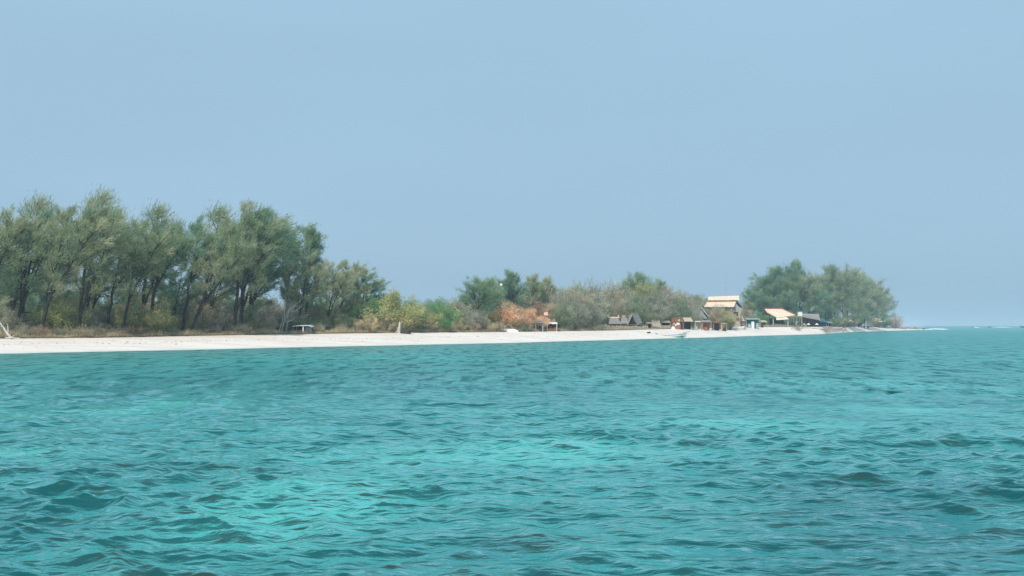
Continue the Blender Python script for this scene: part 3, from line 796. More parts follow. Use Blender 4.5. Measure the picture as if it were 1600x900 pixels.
for px, Y, h, mt, pr, lab in [
    (1270, 452, 6, 'green', SH[0], 'dark green bush behind the long weathered roof'), (1296, 462, 7, 'cas_cool', SH[1], 'dark bush right of the blue tarpaulin'),
    (1312, 480, 5, 'scrub', SH[2], 'tan bush at the right end of the stone wall'), (1326, 560, 6, 'scrub', SH[3], 'tan bush left of the closed white parasol'),
    (1340, 600, 7, 'green', SH[0], 'dark bush just left behind the closed white parasol'), (1362, 640, 5, 'scrub', SH[1], 'brown bush right of the closed white parasol'),
    (1380, 690, 6, 'green', SH[2], 'green bush below the last trees of the point'), (1190, 400, 5, 'green', SH[3], 'dark green bush left of the big straw roof'),
    (1214, 412, 6, 'cas_cool', SH[1], 'dark bush in the shade behind the big straw roof'), (1240, 418, 6, 'green', SH[2], 'dark bush behind the bamboo pergola'),
    (1255, 420, 3.4, 'yellow', SH[0], 'lime bush behind the bamboo pergola'), (1120, 322, 6.6, 'scrub', TH[0], 'tan twiggy tree in front of the two tier roofed house'),
    (1131, 324, 6.0, 'yellow', TH[2], 'pale olive twiggy tree before the middle of the two tier roofed house'), (1112, 323, 4.2, 'thicket', TH[1], 'grey-green twiggy tree at the left front of the two tier roofed house'),
    (1124, 326, 6.8, 'scrub', TH[1], 'pinkish tan twiggy tree left of center in front of the two tier roofed house'), (1140, 327, 5.4, 'scrub', TH[0], 'tan twiggy tree before the right half of the two tier roofed house'), (1168, 380, 6.5, 'scrub', TH[3], 'greyish brown twiggy tree at the right corner of the two tier roofed house'), (1176, 372, 3.6, 'green', SH[0], 'dark bush behind the green stall'),
    (1318, 520, 4, 'green', SH[3], 'small green bush among the boulders near the point')]:
    H0 = 9.0 if pr in TH else 4.0
    plant('shrub', pr, (gb, M[mt]), px, Y, h, H0, lab, 'shrub', None, rz=px)
# twigs against the sky above the roof ridge and at the tip
for px, Y, h, k, lab in [(1118, 345, 11.8, 0, 'bare tree whose twigs show over the left of the two tier roof'), (1131, 346, 12.4, 1, 'bare tree whose twigs show over the middle of the two tier roof'),
                         (1146, 344, 12.2, 2, 'bare tree whose twigs show over the right of the two tier roof')]:
    plant('bare_tree', (BARE[k],), (gb,), px, Y, h, 7.0, lab, 'tree', None, rz=k * 2)
plant('shrub', DRY[1], (gb, M['red_scrub']), 1399, 690, 9.0, 3.0, 'purplish bare shrub at the very tip of the point', 'shrub', None, rz=1)

# --- dry scrub and grass along the vegetation line
for i, px in enumerate(np.arange(-80, 945, 21)):
    p = px + R.uniform(-8, 8); Y = float(Yt(p)) + R.uniform(1.2, 3.0)
    mtr = R.choice(['scrub', 'scrub', 'red_scrub', 'thicket'])
    if 824 < p < 884 or 450 < p < 492: continue
    plant('dry_scrub', R.choice(DRY), (gb, M[mtr]), p, Y, R.uniform(.9, 1.9) * (1 if p < 640 else 1.2), 3.0,
          f"low dry {HUE[mtr]} scrub on the sand edge {near(EDGE_MARKS, p)}", 'shrub', 'dry scrub along the beach edge', rz=R.uniform(0, 6), sxy=R.uniform(1.1, 1.8))
def dry_grass():
    rs = np.random.RandomState(9); n = 42000
    p = rs.uniform(-250, 1260, n); Yy = Yt(p) + np.abs(rs.normal(0, 2.2, n)) + .1
    h = rs.uniform(.3, 1.1, n) * np.interp(np.sin(p * .11) + np.sin(p * .047 + 1), [-2, 2], [.35, 1.2])
    C = np.stack([X(p, Yy), Yy, Zt(p) + .15], -1)
    D = unit(rs.normal(0, .45, (n, 3)) + [0.15, 0, 1.0]); D[:, 2] = np.abs(D[:, 2])
    V, Fa, T = blades(rs, C, D, h, np.full(n, .06), np.clip(rs.uniform(.2, .9, n), 0, 1))
    me = big_mesh('dry_grass', V, Fa, tint=T)
    tag(link('dry_grass', me, M['scrub']), 'dry tan grass fringe between white sand and trees', 'grass', kind='stuff')
dry_grass()

def debris():
    rs = np.random.RandomState(12); n = 900
    p = rs.uniform(-60, 1240, n); tt = np.where(rs.rand(n) < .6, .42 + rs.normal(0, .03, n) + .04 * np.sin(p * .02), rs.uniform(.15, .98, n))
    Yy = Yw(p) + (Yt(p) - Yw(p)) * tt
    C = np.stack([X(p, Yy), Yy, Zt(p) * tt ** .9 + .14 * np.exp(-((tt - .45) / .12) ** 2)  + .06], -1)
    D = unit(rs.normal(0, 1, (n, 3)) * [1, 1, .25])
    V, Fa, T = blades(rs, C, D, rs.uniform(.1, .5, n), rs.uniform(.04, .14, n), rs.uniform(0, 1, n))
    tag(link('beach_debris', big_mesh('beach_debris', V, Fa, tint=T), M['scrub']), 'scattered twigs and dry weed along the tide line of the beach', 'debris', kind='stuff')
debris()

# ------------------------------------------------------------------ driftwood
def logs(name, label, lines, mat, cat='driftwood'):
    base = np.array(lines[0][0][0])
    o = thing(name, label, cat, tuple(base))
    tv, tf = tubes([(bez(np.array(a), (np.array(a) + np.array(c)) / 2 + np.array(b), np.array(c), 6), np.linspace(r0, r1, 6)) for (a, b, c), (r0, r1) in lines], 6)
    link('branch', big_mesh('branch', tv - base, tf, True), mat, o)
    return o
def P(px, py, Y): return (X(px, Y), Y, Z(py, Y))
Y = 149
logs('driftwood_tree', 'white bleached dead tree leaning on the sand at the left edge',
     [((P(18, 528, Y), (0, 0, -.2), P(-4, 497, Y)), (.20, .06)), ((P(13, 522, Y), (0, .2, .1), P(12, 506, Y + 1)), (.09, .03)), ((P(6, 512, Y), (0, 0, .1), P(-6, 508, Y - 1)), (.08, .03)),
      ((P(10, 527.5, Y), (0, 0, 0), P(32, 528.5, Y - 1)), (.10, .05)), ((P(18, 528, Y), (0, 0, .1), P(24, 524, Y)), (.10, .03))], M['pale_wood'])
Y = float(Yt(622)) - 2
logs('driftwood_stump', 'white bleached driftwood stump standing upright before the brown bushes',
     [((P(624, 521.5, Y), (-.1, 0, 0), P(625, 503, Y)), (.26, .14)), ((P(625, 508, Y), (0, 0, .1), P(628, 502, Y)), (.10, .05)), ((P(624, 517, Y), (-.15, 0, 0), P(618, 519.5, Y)), (.14, .06)), ((P(620, 521.5, Y), (0, 0, .1), P(622, 511, Y)), (.10, .05)),
      ((P(620, 520.5, Y), (0, 0, .05), P(632, 522.4, Y)), (.09, .05))], M['pale_wood'])
logs('grounded_log', 'dark fallen trunk with a pale pole sticking up right of the white stump',
     [((P(626, 521, Y), (0, 0, .0), P(641, 516.5, Y + 1)), (.22, .42)), ((P(628, 519, Y - .6), (0, 0, 0), P(643, 512, Y - .4)), (.06, .05)), ((P(633, 519, Y + .4), (0, 0, 0), P(641.5, 521.5, Y)), (.2, .18)), ((P(641, 521.5, Y), (0, 0, 0), P(641.5, 512.5, Y)), (.10, .05))], M['wood_dark'])

# ------------------------------------------------------------------ buildings
def posts(root, pxs, Y, z1, r, mat, z0=None, dY=0):
    for p in pxs:
        g = ground(p, Y + dY) - .1 if z0 is None else z0
        MB().beam((X(p, Y), Y + dY, g), (X(p, Y), Y + dY, z1), r, r * .9).build('post', mat, root)

def gable_hut(name, label, cat, px0, px1, Y, ridge, eave, depth, wallm, roofm, ridge_in=0.0, floor=None, over=.25, open_front=False, n=5, door=None, window=None, group=None):
    """ridge along x; front slope faces the sea"""
    x0, x1 = X(px0, Y), X(px1, Y); zr, ze = Z(ridge, Y), Z(eave, Y)
    g = ground((px0 + px1) / 2, Y + depth / 2) - .05 if floor is None else floor
    o = thing(name, label, cat, ((x0 + x1) / 2, Y + depth / 2, g), group)
    rf = MB()
    rf.slope((x0 + ridge_in, Y + depth / 2, zr), (x1 - ridge_in, Y + depth / 2, zr), (x1 + over, Y - over, ze), (x0 - over, Y - over, ze), n, seed=int(px0))
    rf.slope((x0 + ridge_in, Y + depth / 2, zr), (x1 - ridge_in, Y + depth / 2, zr), (x1 + over, Y + depth + over, ze), (x0 - over, Y + depth + over, ze), n, seed=int(px1))
    r_ = rf.build('roof', roofm, o)
    rc = MB(); rc.beam((x0 + ridge_in - .1, Y + depth / 2, zr + .12), (x1 - ridge_in + .1, Y + depth / 2, zr + .12), .14)
    rc.build('ridge_cap', roofm, r_)
    b = MB(); wt = .08; zw = ze + .02
    if not open_front: b.box(x0, x1, Y, Y + wt, g, zw)
    b.box(x0, x1, Y + depth - wt, Y + depth, g, zw)
    for xa in (x0, x1 - wt):
        b.box(xa, xa + wt, Y + wt + .002, Y + depth - wt - .002, g, zw)
        if ridge_in < .3:
            b.add([(xa, Y + .1, zw + .003), (xa + wt, Y + .1, zw + .003), (xa + wt, Y + depth - .1, zw + .003), (xa, Y + depth - .1, zw + .003), (xa, Y + depth / 2, zr - .08), (xa + wt, Y + depth / 2, zr - .08)],
                  [(0, 1, 5, 4), (2, 3, 4, 5), (0, 4, 3), (1, 2, 5), (3, 2, 1, 0)])
    b.build('wall', wallm, o)
    if door:
        a, c, top, mt = door
        MB().box(X(a, Y), X(c, Y), Y - .05, Y - .004, g + .05, Z(top, Y)).build('door', M[mt], o)
    if window:
        a, c, t_, b_, mt = window
        w_ = MB().box(X(a, Y), X(c, Y), Y - .05, Y - .004, Z(b_, Y), Z(t_, Y)).build('window', M[mt], o)
        fm = MB(); xa, xc, zb, zt_ = X(a, Y), X(c, Y), Z(b_, Y), Z(t_, Y)
        for q in ((xa - .08, xc + .08, zb - .08, zb), (xa - .08, xc + .08, zt_, zt_ + .08), (xa - .08, xa, zb, zt_), (xc, xc + .08, zb, zt_)):
            fm.box(q[0], q[1], Y - .075, Y - .006, q[2], q[3])
        fm.build('frame', M['wood_tan'], w_)
    return o

# flat roofed shelter under the left grove
Y = float(Yt(470)) + 1.0; g = ground(470, Y)
o = thing('beach_shelter', 'small flat roofed beach shelter with pale curved roof under the left grove', 'shelter', (X(471, Y), Y + 1.2, g))
rb = MB(); R2 = random.Random(2)
pts = [(457, 509.6), (463, 508.8), (470, 508.4), (477, 508.6), (483, 508.4), (487, 510.5)]
for (a, za), (b, zb) in zip(pts[:-1], pts[1:]):
    xa, xb = X(a, Y), X(b, Y); z_a, z_b = Z(za, Y), Z(zb, Y)
    rb.hexa([(xa, Y - .3, z_a - .10), (xb, Y - .3, z_b - .10), (xb, Y + 2.6, z_b - .02), (xa, Y + 2.6, z_a - .02), (xa, Y - .3, z_a), (xb, Y - .3, z_b), (xb, Y + 2.6, z_b + .1), (xa, Y + 2.6, z_a + .1)])
rb.build('roof', M['white'], o)
posts(o, (457.5, 464, 486), Y, Z(510.5, Y), .06, M['grey_bark']); posts(o, (474,), Y - .1, Z(510, Y), .13, M['white'])
MB().box(X(458, Y), X(472.5, Y), Y + 1.3, Y + 1.4, g - .1, Z(510.4, Y)).build('back_wall', M['black'], o)  # black wall colour stands in for the shade inside the shelter
MB().box(X(473, Y), X(486, Y), Y + 1.5, Y + 1.6, g - .1, Z(510.4, Y)).build('rear_wall', M['wood_dark'], o)
MB().box(X(476, Y), X(485.5, Y), Y + .9, Y + 1.0, g - .1, Z(511.5, Y)).build('side_panel', M['tarp_grey'], o)
o = thing('white_barrel', 'white plastic drum beside the open front of the flat roofed shelter', 'drum', (X(459.5, Y), Y - .9, g - .05))
MB().beam((X(459.5, Y - .9), Y - .9, g - .1), (X(459.5, Y - .9), Y - .9, Z(518.2, Y)), .40, .40, 12).beam((X(459.5, Y - .9), Y - .9, Z(518.2, Y)+.003), (X(459.5, Y - .9), Y - .9, Z(518.2, Y)+.05), .30, .30, 12).build('drum', M['white'], o)

# small thatched gable over the bushes
Y = float(Yt(710)) + 12; g = ground(710, Y)
o = thing('thatched_gable_hut', 'small thatched gable hut peeping over green bushes, gable end facing the sea', 'hut', (X(710, Y), Y + 2, g))
r_ = MB(); z0, z1 = Z(488, Y), Z(480, Y)
r_.slope((X(710, Y), Y - .3, z1), (X(710, Y), Y + 4, z1), (X(717.5, Y), Y + 4, z0), (X(717.5, Y), Y - .3, z0), 3, seed=2)
r_.slope((X(710, Y), Y + 4, z1), (X(710, Y), Y - .3, z1), (X(703, Y), Y - .3, z0), (X(703, Y), Y + 4, z0), 3, seed=3)
r_.build('roof', M['thatch_new'], o)
MB().add([(X(704.5, Y), Y, z0 + .1), (X(716, Y), Y, z0 + .1), (X(710, Y), Y, z1 - .12), (X(704.5, Y), Y + .1, z0 + .1), (X(716, Y), Y + .1, z0 + .1), (X(710, Y), Y + .1, z1 - .12)],
         [(0, 1, 2), (5, 4, 3), (0, 3, 4, 1), (1, 4, 5, 2), (2, 5, 3, 0)]).build('gable', M['wood_dark'], o)
MB().box(X(705, Y), X(715.5, Y), Y + .2, Y + 3.7, g, z0 + .08).build('wall', M['wood_dark'], o)

# round white dish on a pole among the casuarinas
Y = float(Yt(783)) + 6; g = ground(783, Y)
o = thing('dish_pole', 'round white dish on a tall thin pole before the dark casuarinas', 'dish', (X(783, Y), Y, g))
MB().beam((X(783, Y), Y, g - .2), (X(783, Y), Y, Z(446, Y)), .035).build('pole', M['grey_bark'], o)
MB().beam((X(783, Y), Y - .12, Z(444.6, Y)), (X(783, Y), Y - .04, Z(444.6, Y)), .28, .20, 12).build('dish', M['white'], o)

# boats
def hull(name, label, cx, Y, z0, L, B, Dp, mat, stripe=None, rz=0.0, upside=False, sheer=.5, bow=1, parts=True, group=None, hollow=True):
    o = thing(name, label, 'boat', (cx, Y, z0), group)
    ns, nk = 14, 9
    vs, fs = [], []
    def ring(k, off):
        s = k / (ns - 1)                      # 0 stern, 1 bow
        bw = B / 2 * (0.80 + .2 * math.sin(math.pi * min(1, s * 1.3) / 1.3 * 1.0)) * (1 - max(0, (s - .55) / .45) ** 2.2) + .015
        kz = Dp * .55 * max(0, (s - .72) / .28) ** 2
        top = Dp + sheer * s ** 2.4
        xx = -L / 2 + L * s
        out = []
        for j in range(nk):
            a = (j / (nk - 1) - .5) * 2
            y = math.copysign(min(1, abs(a) ** .8 * 1.12), a) * (bw - off)
            zz = kz + off + (top - kz - off) * abs(a) ** 2.4
            if abs(a) > .999: zz = top
            out.append((xx + max(0, s - .7) * .9 * abs(a) ** 1.5, y, zz))
        return out
    outer = [ring(k, 0) for k in range(ns)]; inner = [ring(k, .06) for k in range(ns)]
    m = MB()
    for grid, flip in ((outer, False), (inner, True)):
        n0 = len(m.v)
        m.v += [p for r in grid for p in r]
        for i in range(ns - 1):
            for j in range(nk - 1):
                q = (n0 + i*nk + j, n0 + i*nk + j + 1, n0 + (i+1)*nk + j + 1, n0 + (i+1)*nk + j)
                m.f.append(q if flip else q[::-1])
    for j in (0, nk - 1):
        for i in range(ns - 1):
            a, b = i * nk + j, (i+1) * nk + j; c, d = a + ns * nk, b + ns * nk
            m.f.append((a, b, d, c) if j == 0 else (a, c, d, b))
    m.f.append(tuple(range(nk)))
    m.f.append(tuple(range(ns * nk, ns * nk + nk))[::-1])
    me = bpy.data.meshes.new('hull'); me.from_pydata(m.v, [], m.f); me.update()
    h = link('hull', me, mat, o)
    if upside:
        h.rotation_euler = (math.pi, 0, 0); h.location = (0, 0, Dp + sheer * .5)
    o.rotation_euler = (0, 0, rz if bow > 0 else math.pi + rz)
    return o, outer

Y = 263.5
bo, og = hull('motor_boat', 'long white motor boat with dark outboard and teal bow, floating at the sand edge', X(1040, Y), Y, -.14, 9.8, 2.0, .66, M['hull'], sheer=.60, rz=.06)
def lp(name, mb, mat, parent):
    me = bpy.data.meshes.new(name); me.from_pydata(mb.v, [], mb.f); me.update(); return link(name, me, mat, parent)
st = MB()       # teal boot stripe along the forward underside
for side in (1, -1):
    for i in range(7, 12):
        for (j0, j1) in ((2, 1),):
            a = og[i][j0 if side > 0 else 8 - j0]; b = og[i+1][j0 if side > 0 else 8 - j0]; c = og[i+1][j1 if side > 0 else 8 - j1]; d = og[i][j1 if side > 0 else 8 - j1]
            sgn = -1 if side > 0 else 1
            o2 = [(p[0], p[1] + sgn * .02, p[2]) for p in (a, b, c, d)]
            st.add([a, b, c, d] + o2, [(4, 5, 6, 7), (0, 3, 2, 1), (0, 1, 5, 4), (1, 2, 6, 5), (2, 3, 7, 6), (3, 0, 4, 7)])
lp('stripe', st, M['teal'], bo)
for jj in (0, 8):
    gm = MB()
    for i in range(0, 13): gm.beam(og[i][jj], og[i + 1][jj], .055, .055, 5)
    lp('rub_rail', gm, M['tarp_grey'], bo)
wl = MB()
for i in range(0, 7):
    a, b, c, d = og[i][2], og[i+1][2], og[i+1][1], og[i][1]
    o2 = [(p[0], p[1] - .02, p[2]) for p in (a, b, c, d)]
    wl.add([a, b, c, d] + o2, [(4, 5, 6, 7), (0, 3, 2, 1), (0, 1, 5, 4), (1, 2, 6, 5), (2, 3, 7, 6), (3, 0, 4, 7)])
lp('waterline_shade', wl, M['tarp_grey'], bo)  # grey waterline band, with the hull's shadow line put into its colour
mo = lp('outboard_motor', MB().hexa([(-4.5, -.3, .78), (-3.65, -.3, .78), (-3.65, .3, .78), (-4.5, .3, .78), (-4.55, -.26, 1.5), (-3.75, -.26, 1.65), (-3.75, .26, 1.65), (-4.55, .26, 1.5)]).box(-4.82, -4.68, -.06, .06, -.2, .75).box(-4.8, -4.2, -.05, .05, .752, .85), M['black'], bo)
lp('console', MB().box(-2.4, -2.0, -.3, .3, .35, 1.25).box(-2.42, -2.36, -.25, .25, 1.252, 1.45), M['tarp_grey'], bo)
for xx in (-3.2, .2, 1.8): lp('bench', MB().box(xx, xx + .35, -.75, .75, .62, .68), M['wood_tan'], bo)
lp('bowsprit', MB().beam((4.1, 0, 1.30), (6.0, 0, 1.80), .09, .05), M['grey_bark'], bo)
lp('foredeck', MB().add([(2.0, -.78, .93), (2.0, .78, .93), (4.5, .16, 1.36), (4.5, -.16, 1.36), (2.0, -.78, .88), (2.0, .78, .88), (4.5, .16, 1.31), (4.5, -.16, 1.31)], [(0, 1, 2, 3)[::-1], (4, 5, 6, 7), (0, 4, 5, 1), (1, 5, 6, 2), (2, 6, 7, 3), (3, 7, 4, 0)]), M['white'], bo)

Y = float(Yt(794)) + .5
hull('upturned_boat', 'white wooden boat turned keel up on the sand below the orange trees', X(794, Y), Y, ground(794, Y) - .15, 4.0, 1.5, .62, M['white'], sheer=.2, upside=True, rz=.05)
Y = 332
hull('beached_boat', 'white open boat drawn up on the sand in front of the small straw roofed kiosk', X(1146, Y), Y, ground(1146, Y) + .02, 6.2, 1.7, .62, M['white'], sheer=.45, rz=math.pi - .1, bow=-1)
Y = 700
hull('small_dinghy', 'small white boat on the sand under the last trees of the point', X(1388.5, Y), Y, ground(1388.5, Y) + 1.2, 5.0, 1.8, .9, M['white'], sheer=.4, upside=True)
Y = 1380
fb, _ = hull('distant_boat', 'dark boat on the horizon cut off by the right edge', X(1603, Y), Y, -.3, 15, 3, 1.6, M['black'], sheer=1.2, bow=-1)
lp('cabin', MB().box(-5, -1, -1, 1, 1.2, 2.9), M['black'], fb)

# dark open stall and white awning, px 818-880
Y = float(Yt(840)) + .3; g = ground(840, Y)
o = thing('open_stall', 'dark open sided stall with grey posts between orange tree and white awning', 'stall', (X(840, Y), Y + 1.5, g))
MB().slope((X(830, Y), Y + 3, Z(501, Y)), (X(850, Y), Y + 3, Z(501, Y)), (X(850, Y), Y - .3, Z(504.5, Y)), (X(829, Y), Y - .3, Z(504.5, Y)), 3, th=.1).build('roof', M['thatch_old'], o)
posts(o, (837, 848), Y, Z(504, Y), .14, M['tarp_grey']); posts(o, (830,), Y, Z(504, Y), .07, M['wood_dark'])
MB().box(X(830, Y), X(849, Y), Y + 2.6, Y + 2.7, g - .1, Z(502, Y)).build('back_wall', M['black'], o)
MB().box(X(839, Y), X(846, Y), Y + .6, Y + 1.3, g - .1, g + .9).build('counter', M['wood_dark'], o)
Y = float(Yt(860)) + .4; g = ground(860, Y)
o = thing('white_awning', 'white awning on thin posts over reddish goods left of the twiggy wood', 'awning', (X(861, Y), Y + 1.5, g))
a = MB()
for i in range(6):
    xa, xb = X(850.5 + i * 3.4, Y), X(850.5 + (i + 1) * 3.4, Y); s0, s1 = (.0, .10) if i % 2 == 0 else (.10, .0)
    a.hexa([(xa, Y - .4, Z(506.6, Y) + s0), (xb, Y - .4, Z(506.6, Y) + s1), (xb, Y + 2.4, Z(504.0, Y) + s1), (xa, Y + 2.4, Z(504.0, Y) + s0),
            (xa, Y - .4, Z(505.6, Y) + s0 + .1), (xb, Y - .4, Z(505.6, Y) + s1 + .1), (xb, Y + 2.4, Z(504.0, Y) + s1 + .1), (xa, Y + 2.4, Z(504.0, Y) + s0 + .1)])
a.build('canopy', M['white'], o)
posts(o, (855, 870), Y - .3, Z(506, Y), .07, M['white'])
MB().box(X(852, Y), X(869, Y), Y + 2.2, Y + 2.3, g - .1, Z(505, Y)).build('back_wall', M['wood_dark'], o)
for i, (p, w_, h_, mt) in enumerate([(858.5, 2.6, 1.1, 'rust'), (862, 3, .7, 'wood_red'), (866, 3, .9, 'rust')]):
    tag(MB().box(X(p, Y), X(p + w_, Y), Y + .3, Y + .9, g - .05, g + h_).build('crate', M[mt]), ['tallest rusty red crate under the white awning', 'lowest red brown crate in the middle under the white awning', 'rusty red crate at the right under the white awning'][i], 'crate', 'crates under the white awning')
Y = float(Yt(853)) + 5; g = ground(853, Y)
o = thing('lookout_post', 'pink cloth topped post with dark platform above the white awning', 'lookout', (X(855, Y), Y, g))
posts(o, (851, 860), Y, Z(495, Y), .07, M['wood_dark'])
MB().box(X(850, Y), X(863, Y), Y - .5, Y + .8, Z(500, Y), Z(496, Y)).build('platform', M['wood_dark'], o)
MB().slope((X(850, Y), Y + .3, Z(488, Y)), (X(856, Y), Y + .3, Z(488, Y)), (X(856.5, Y), Y - .5, Z(493, Y)), (X(849.5, Y), Y - .5, Z(493, Y)), 2, th=.08).build('cloth', M['pink'], o)
posts(o, (852, 855), Y + .1, Z(489, Y), .05, M['wood_dark'], z0=Z(496, Y))

# weathered thatched huts behind a bamboo fence, px 948-1008
Y = 285.0
gable_hut('thatched_hut', 'weathered grey thatched hut with upturned ridge ends behind the bamboo fence, left of two', 'hut', 952, 969, Y, 496.5, 506, 5, M['wood_dark'], M['thatch_old'], 0.4, n=5, group='weathered thatched huts behind the fence')
h1 = [ob for ob in COL.objects if ob.name == 'thatched_hut'][0]
MB().beam((X(952.5, Y), Y + 2.5, Z(496.6, Y)), (X(951.0, Y), Y + 2.3, Z(491.5, Y)), .22, .12).beam((X(968.5, Y), Y + 2.5, Z(496.6, Y)), (X(967.2, Y), Y + 2.3, Z(491.8, Y)), .22, .12).beam((X(952.5, Y), Y + 2.45, Z(496.2, Y)), (X(968.5, Y), Y + 2.45, Z(496.0, Y)), .18).build('ridge_horn', M['thatch_new'], h1)
gable_hut('thatched_hut', 'middle weathered thatched hut leaning against the steep dark gable', 'hut', 970, 982, Y + 2, 493.5, 505.5, 5, M['wood_dark'], M['thatch_old'], .6, n=5, group='weathered thatched huts behind the fence')
Yg = 286.0; g = ground(990, Yg)
o = thing('steep_gable_hut', 'steep dark gable hut with pale bargeboards right of the weathered huts', 'hut', (X(990, Yg), Yg + 3, g), 'weathered thatched huts behind the fence')
z0, z1, xm = Z(507, Yg), Z(491.5, Yg), X(987.5, Yg)
r_ = MB()
r_.slope((xm, Yg + 6, z1), (xm, Yg - .6, z1), (X(980.5, Yg), Yg - .1, z0), (X(980.5, Yg), Yg + 6, z0), 5, seed=5)
r_.slope((xm, Yg - .6, z1), (X(1000, Yg), Yg + 4.0, z1), (X(1005, Yg), Yg + 3.4, z0 + .5), (X(994.5, Yg), Yg - .1, z0), 5, seed=6)
r_.build('roof', M['thatch_old'], o)
MB().beam((X(980.5, Yg), Yg - .35, z0), (xm, Yg - .75, z1 + .1), .09).beam((xm, Yg - .75, z1 + .1), (X(1000, Yg), Yg + 3.9, z1 + .14), .09).build('bargeboard', M['pale_wood'], o)
MB().add([(X(982, Yg), Yg + .1, g), (X(993.5, Yg), Yg + .1, g), (X(993, Yg), Yg + .1, z0), (xm, Yg + .1, z1 - .4), (X(981.7, Yg), Yg + .1, z0), (X(982, Yg), Yg + .2, g), (X(993.5, Yg), Yg + .2, g), (X(993, Yg), Yg + .2, z0), (xm, Yg + .2, z1 - .4), (X(981.7, Yg), Yg + .2, z0)],
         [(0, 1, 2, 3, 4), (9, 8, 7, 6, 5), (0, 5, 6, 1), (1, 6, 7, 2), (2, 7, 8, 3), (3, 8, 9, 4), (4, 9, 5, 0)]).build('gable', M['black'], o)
MB().box(X(982, Yg), X(1003, Yg), Yg + 4.6, Yg + 4.7, g, z0).build('wall', M['wood_dark'], o)
Yf = 279.0
o = thing('bamboo_fence', 'tan bamboo fence of uneven upright poles before the weathered thatched huts', 'fence', (X(975, Yf), Yf, ground(975, Yf)))
Rf = random.Random(4)
for p in np.arange(938, 1012, 3.0):
    y_ = Yf + (p - 938) * .10; MB().box(X(p, y_), X(p + 2.6, y_), y_ + Rf.uniform(-.03, .03), y_ + .06, ground(p, y_) - .2, Z(Rf.uniform(508.2, 510.4), y_)).build('fence_panel', M['bamboo'] if Rf.random() < .7 else M['wood_tan'], o)
for z_ in (.5, 1.0):
    MB().beam((X(938, Yf), Yf - .08, ground(938, Yf) + z_), (X(1012, Yf + 7.4), Yf + 7.3, ground(1012, Yf + 7.4) + z_), .04).build('rail', M['wood_tan'], o)
for p, lab in ((943, 'dark upright tree stump at the left end of the bamboo fence'), (979.5, 'thin dark post in front of the bamboo fence')):
    tag(MB().beam((X(p, Yf - 1), Yf - 1, ground(p, Yf - 1) - .2), (X(p + .5, Yf - 1), Yf - 1, Z(507 if p < 950 else 508, Yf - 1)), .20 if p < 950 else .1, .12 if p < 950 else .07).build('wooden_post', M['wood_dark']), lab, 'post')

# stalls px 1010-1130
def lean_to(name, label, cat, p0, p1, Y, top, low, dep, roofm, wallm, postm=None, n=3, front_posts=True, group=None, wall_h=None):
    g = ground((p0 + p1) / 2, Y)
    o = thing(name, label, cat, (X((p0 + p1) / 2, Y), Y + dep / 2, g), group)
    MB().slope((X(p0 + .6, Y), Y + dep, Z(top, Y)), (X(p1 - .6, Y), Y + dep, Z(top, Y)), (X(p1, Y), Y - .2, Z(low, Y)), (X(p0, Y), Y - .2, Z(low, Y)), n, th=.10, seg=6, seed=int(p0)).build('roof', roofm, o)
    MB().box(X(p0 + 1, Y), X(p1 - 1, Y), Y + dep - .15, Y + dep - .05, g - .1, Z(top, Y) - .02 if wall_h is None else g + wall_h).build('back_wall', wallm, o)
    if front_posts: posts(o, (p0 + .8, p1 - .8), Y, Z(low, Y), .07, postm or M['wood_tan'])
    return o
lean_to('plank_lean_to', 'grey plank lean-to right of the bamboo fence', 'stall', 1010, 1019, 292, 503, 506, 2.5, M['thatch_old'], M['wood_dark'])
lean_to('tan_tent', 'tan sloped thatch shelter between fence and long pale roofed stall', 'shelter', 1019, 1033, 293, 500, 510.5, 3, M['bamboo'], M['bamboo'])
o = lean_to('market_stall', 'stall with a pale straw eave strip left of the red hut', 'stall', 1033, 1048, 296, 501, 504, 3, M['thatch_mid'], M['wood_dark'])
MB().box(X(1034, 296), X(1047, 296), 296.1, 296.5, ground(1040, 296) - .05, Z(508.5, 296)).build('counter', M['bamboo'], o)
Y = 297
o = gable_hut('red_hut', 'red brown wooden hut with open front between straw stall and dark hut', 'hut', 1049.5, 1068, Y, 498, 503, 3.5, M['wood_red'], M['rust'], .3, n=4, door=(1063.5, 1066.5, 503.5, 'black'), window=(1057, 1061.5, 503.5, 507.5, 'white'))
for i, (p, z_) in enumerate([(1052, 504), (1054.5, 506.5)]):
    MB().box(X(p, Y), X(p + 2.2, Y), Y - .15, Y - .06, Z(z_ + 3, Y), Z(z_, Y)).build('panel', [M['pink'], M['white']][i], o)
lean_to('dark_hut', 'black fronted hut under a pale straw roof right of the red hut', 'hut', 1069, 1083, 299, 496, 502.5, 3.5, M['thatch_mid'], M['black'], M['wood_dark'])
Y = 298
o = thing('roof_lamp_sack', 'round pale sack hanging under the eave of the red hut', 'sack', P(1061, 500.5, Y - 1.0))
bm_ = MB(); bm_.beam((X(1061, Y-1.), Y - 1.0, Z(501.6, Y)), (X(1061, Y-1.), Y - 1.0, Z(500.6, Y)), .16, .26, 8).beam((X(1061, Y-1.), Y - 1.0, Z(500.6, Y)), (X(1061, Y-1.), Y - 1.0, Z(499.3, Y)), .26, .08, 8); bm_.build('sack', M['white'], o)
lean_to('white_topped_stall', 'low stall with white sheet roof at the foot of the grey tarpaulin tent', 'stall', 1086, 1096, 305, 501.5, 503, 2, M['white'], M['bamboo'])
lean_to('thatch_stall', 'low brown thatch stall below the left front of the two tier roofed house', 'stall', 1097, 1112, 306, 500, 503.5, 3, M['thatch_old'], M['wood_red'])
lean_to('dark_kiosk', 'dark brown box stall in front of the twiggy tree before the two tier house', 'stall', 1114, 1127, 310, 502.5, 504.5, 2.5, M['rust'], M['wood_dark'])
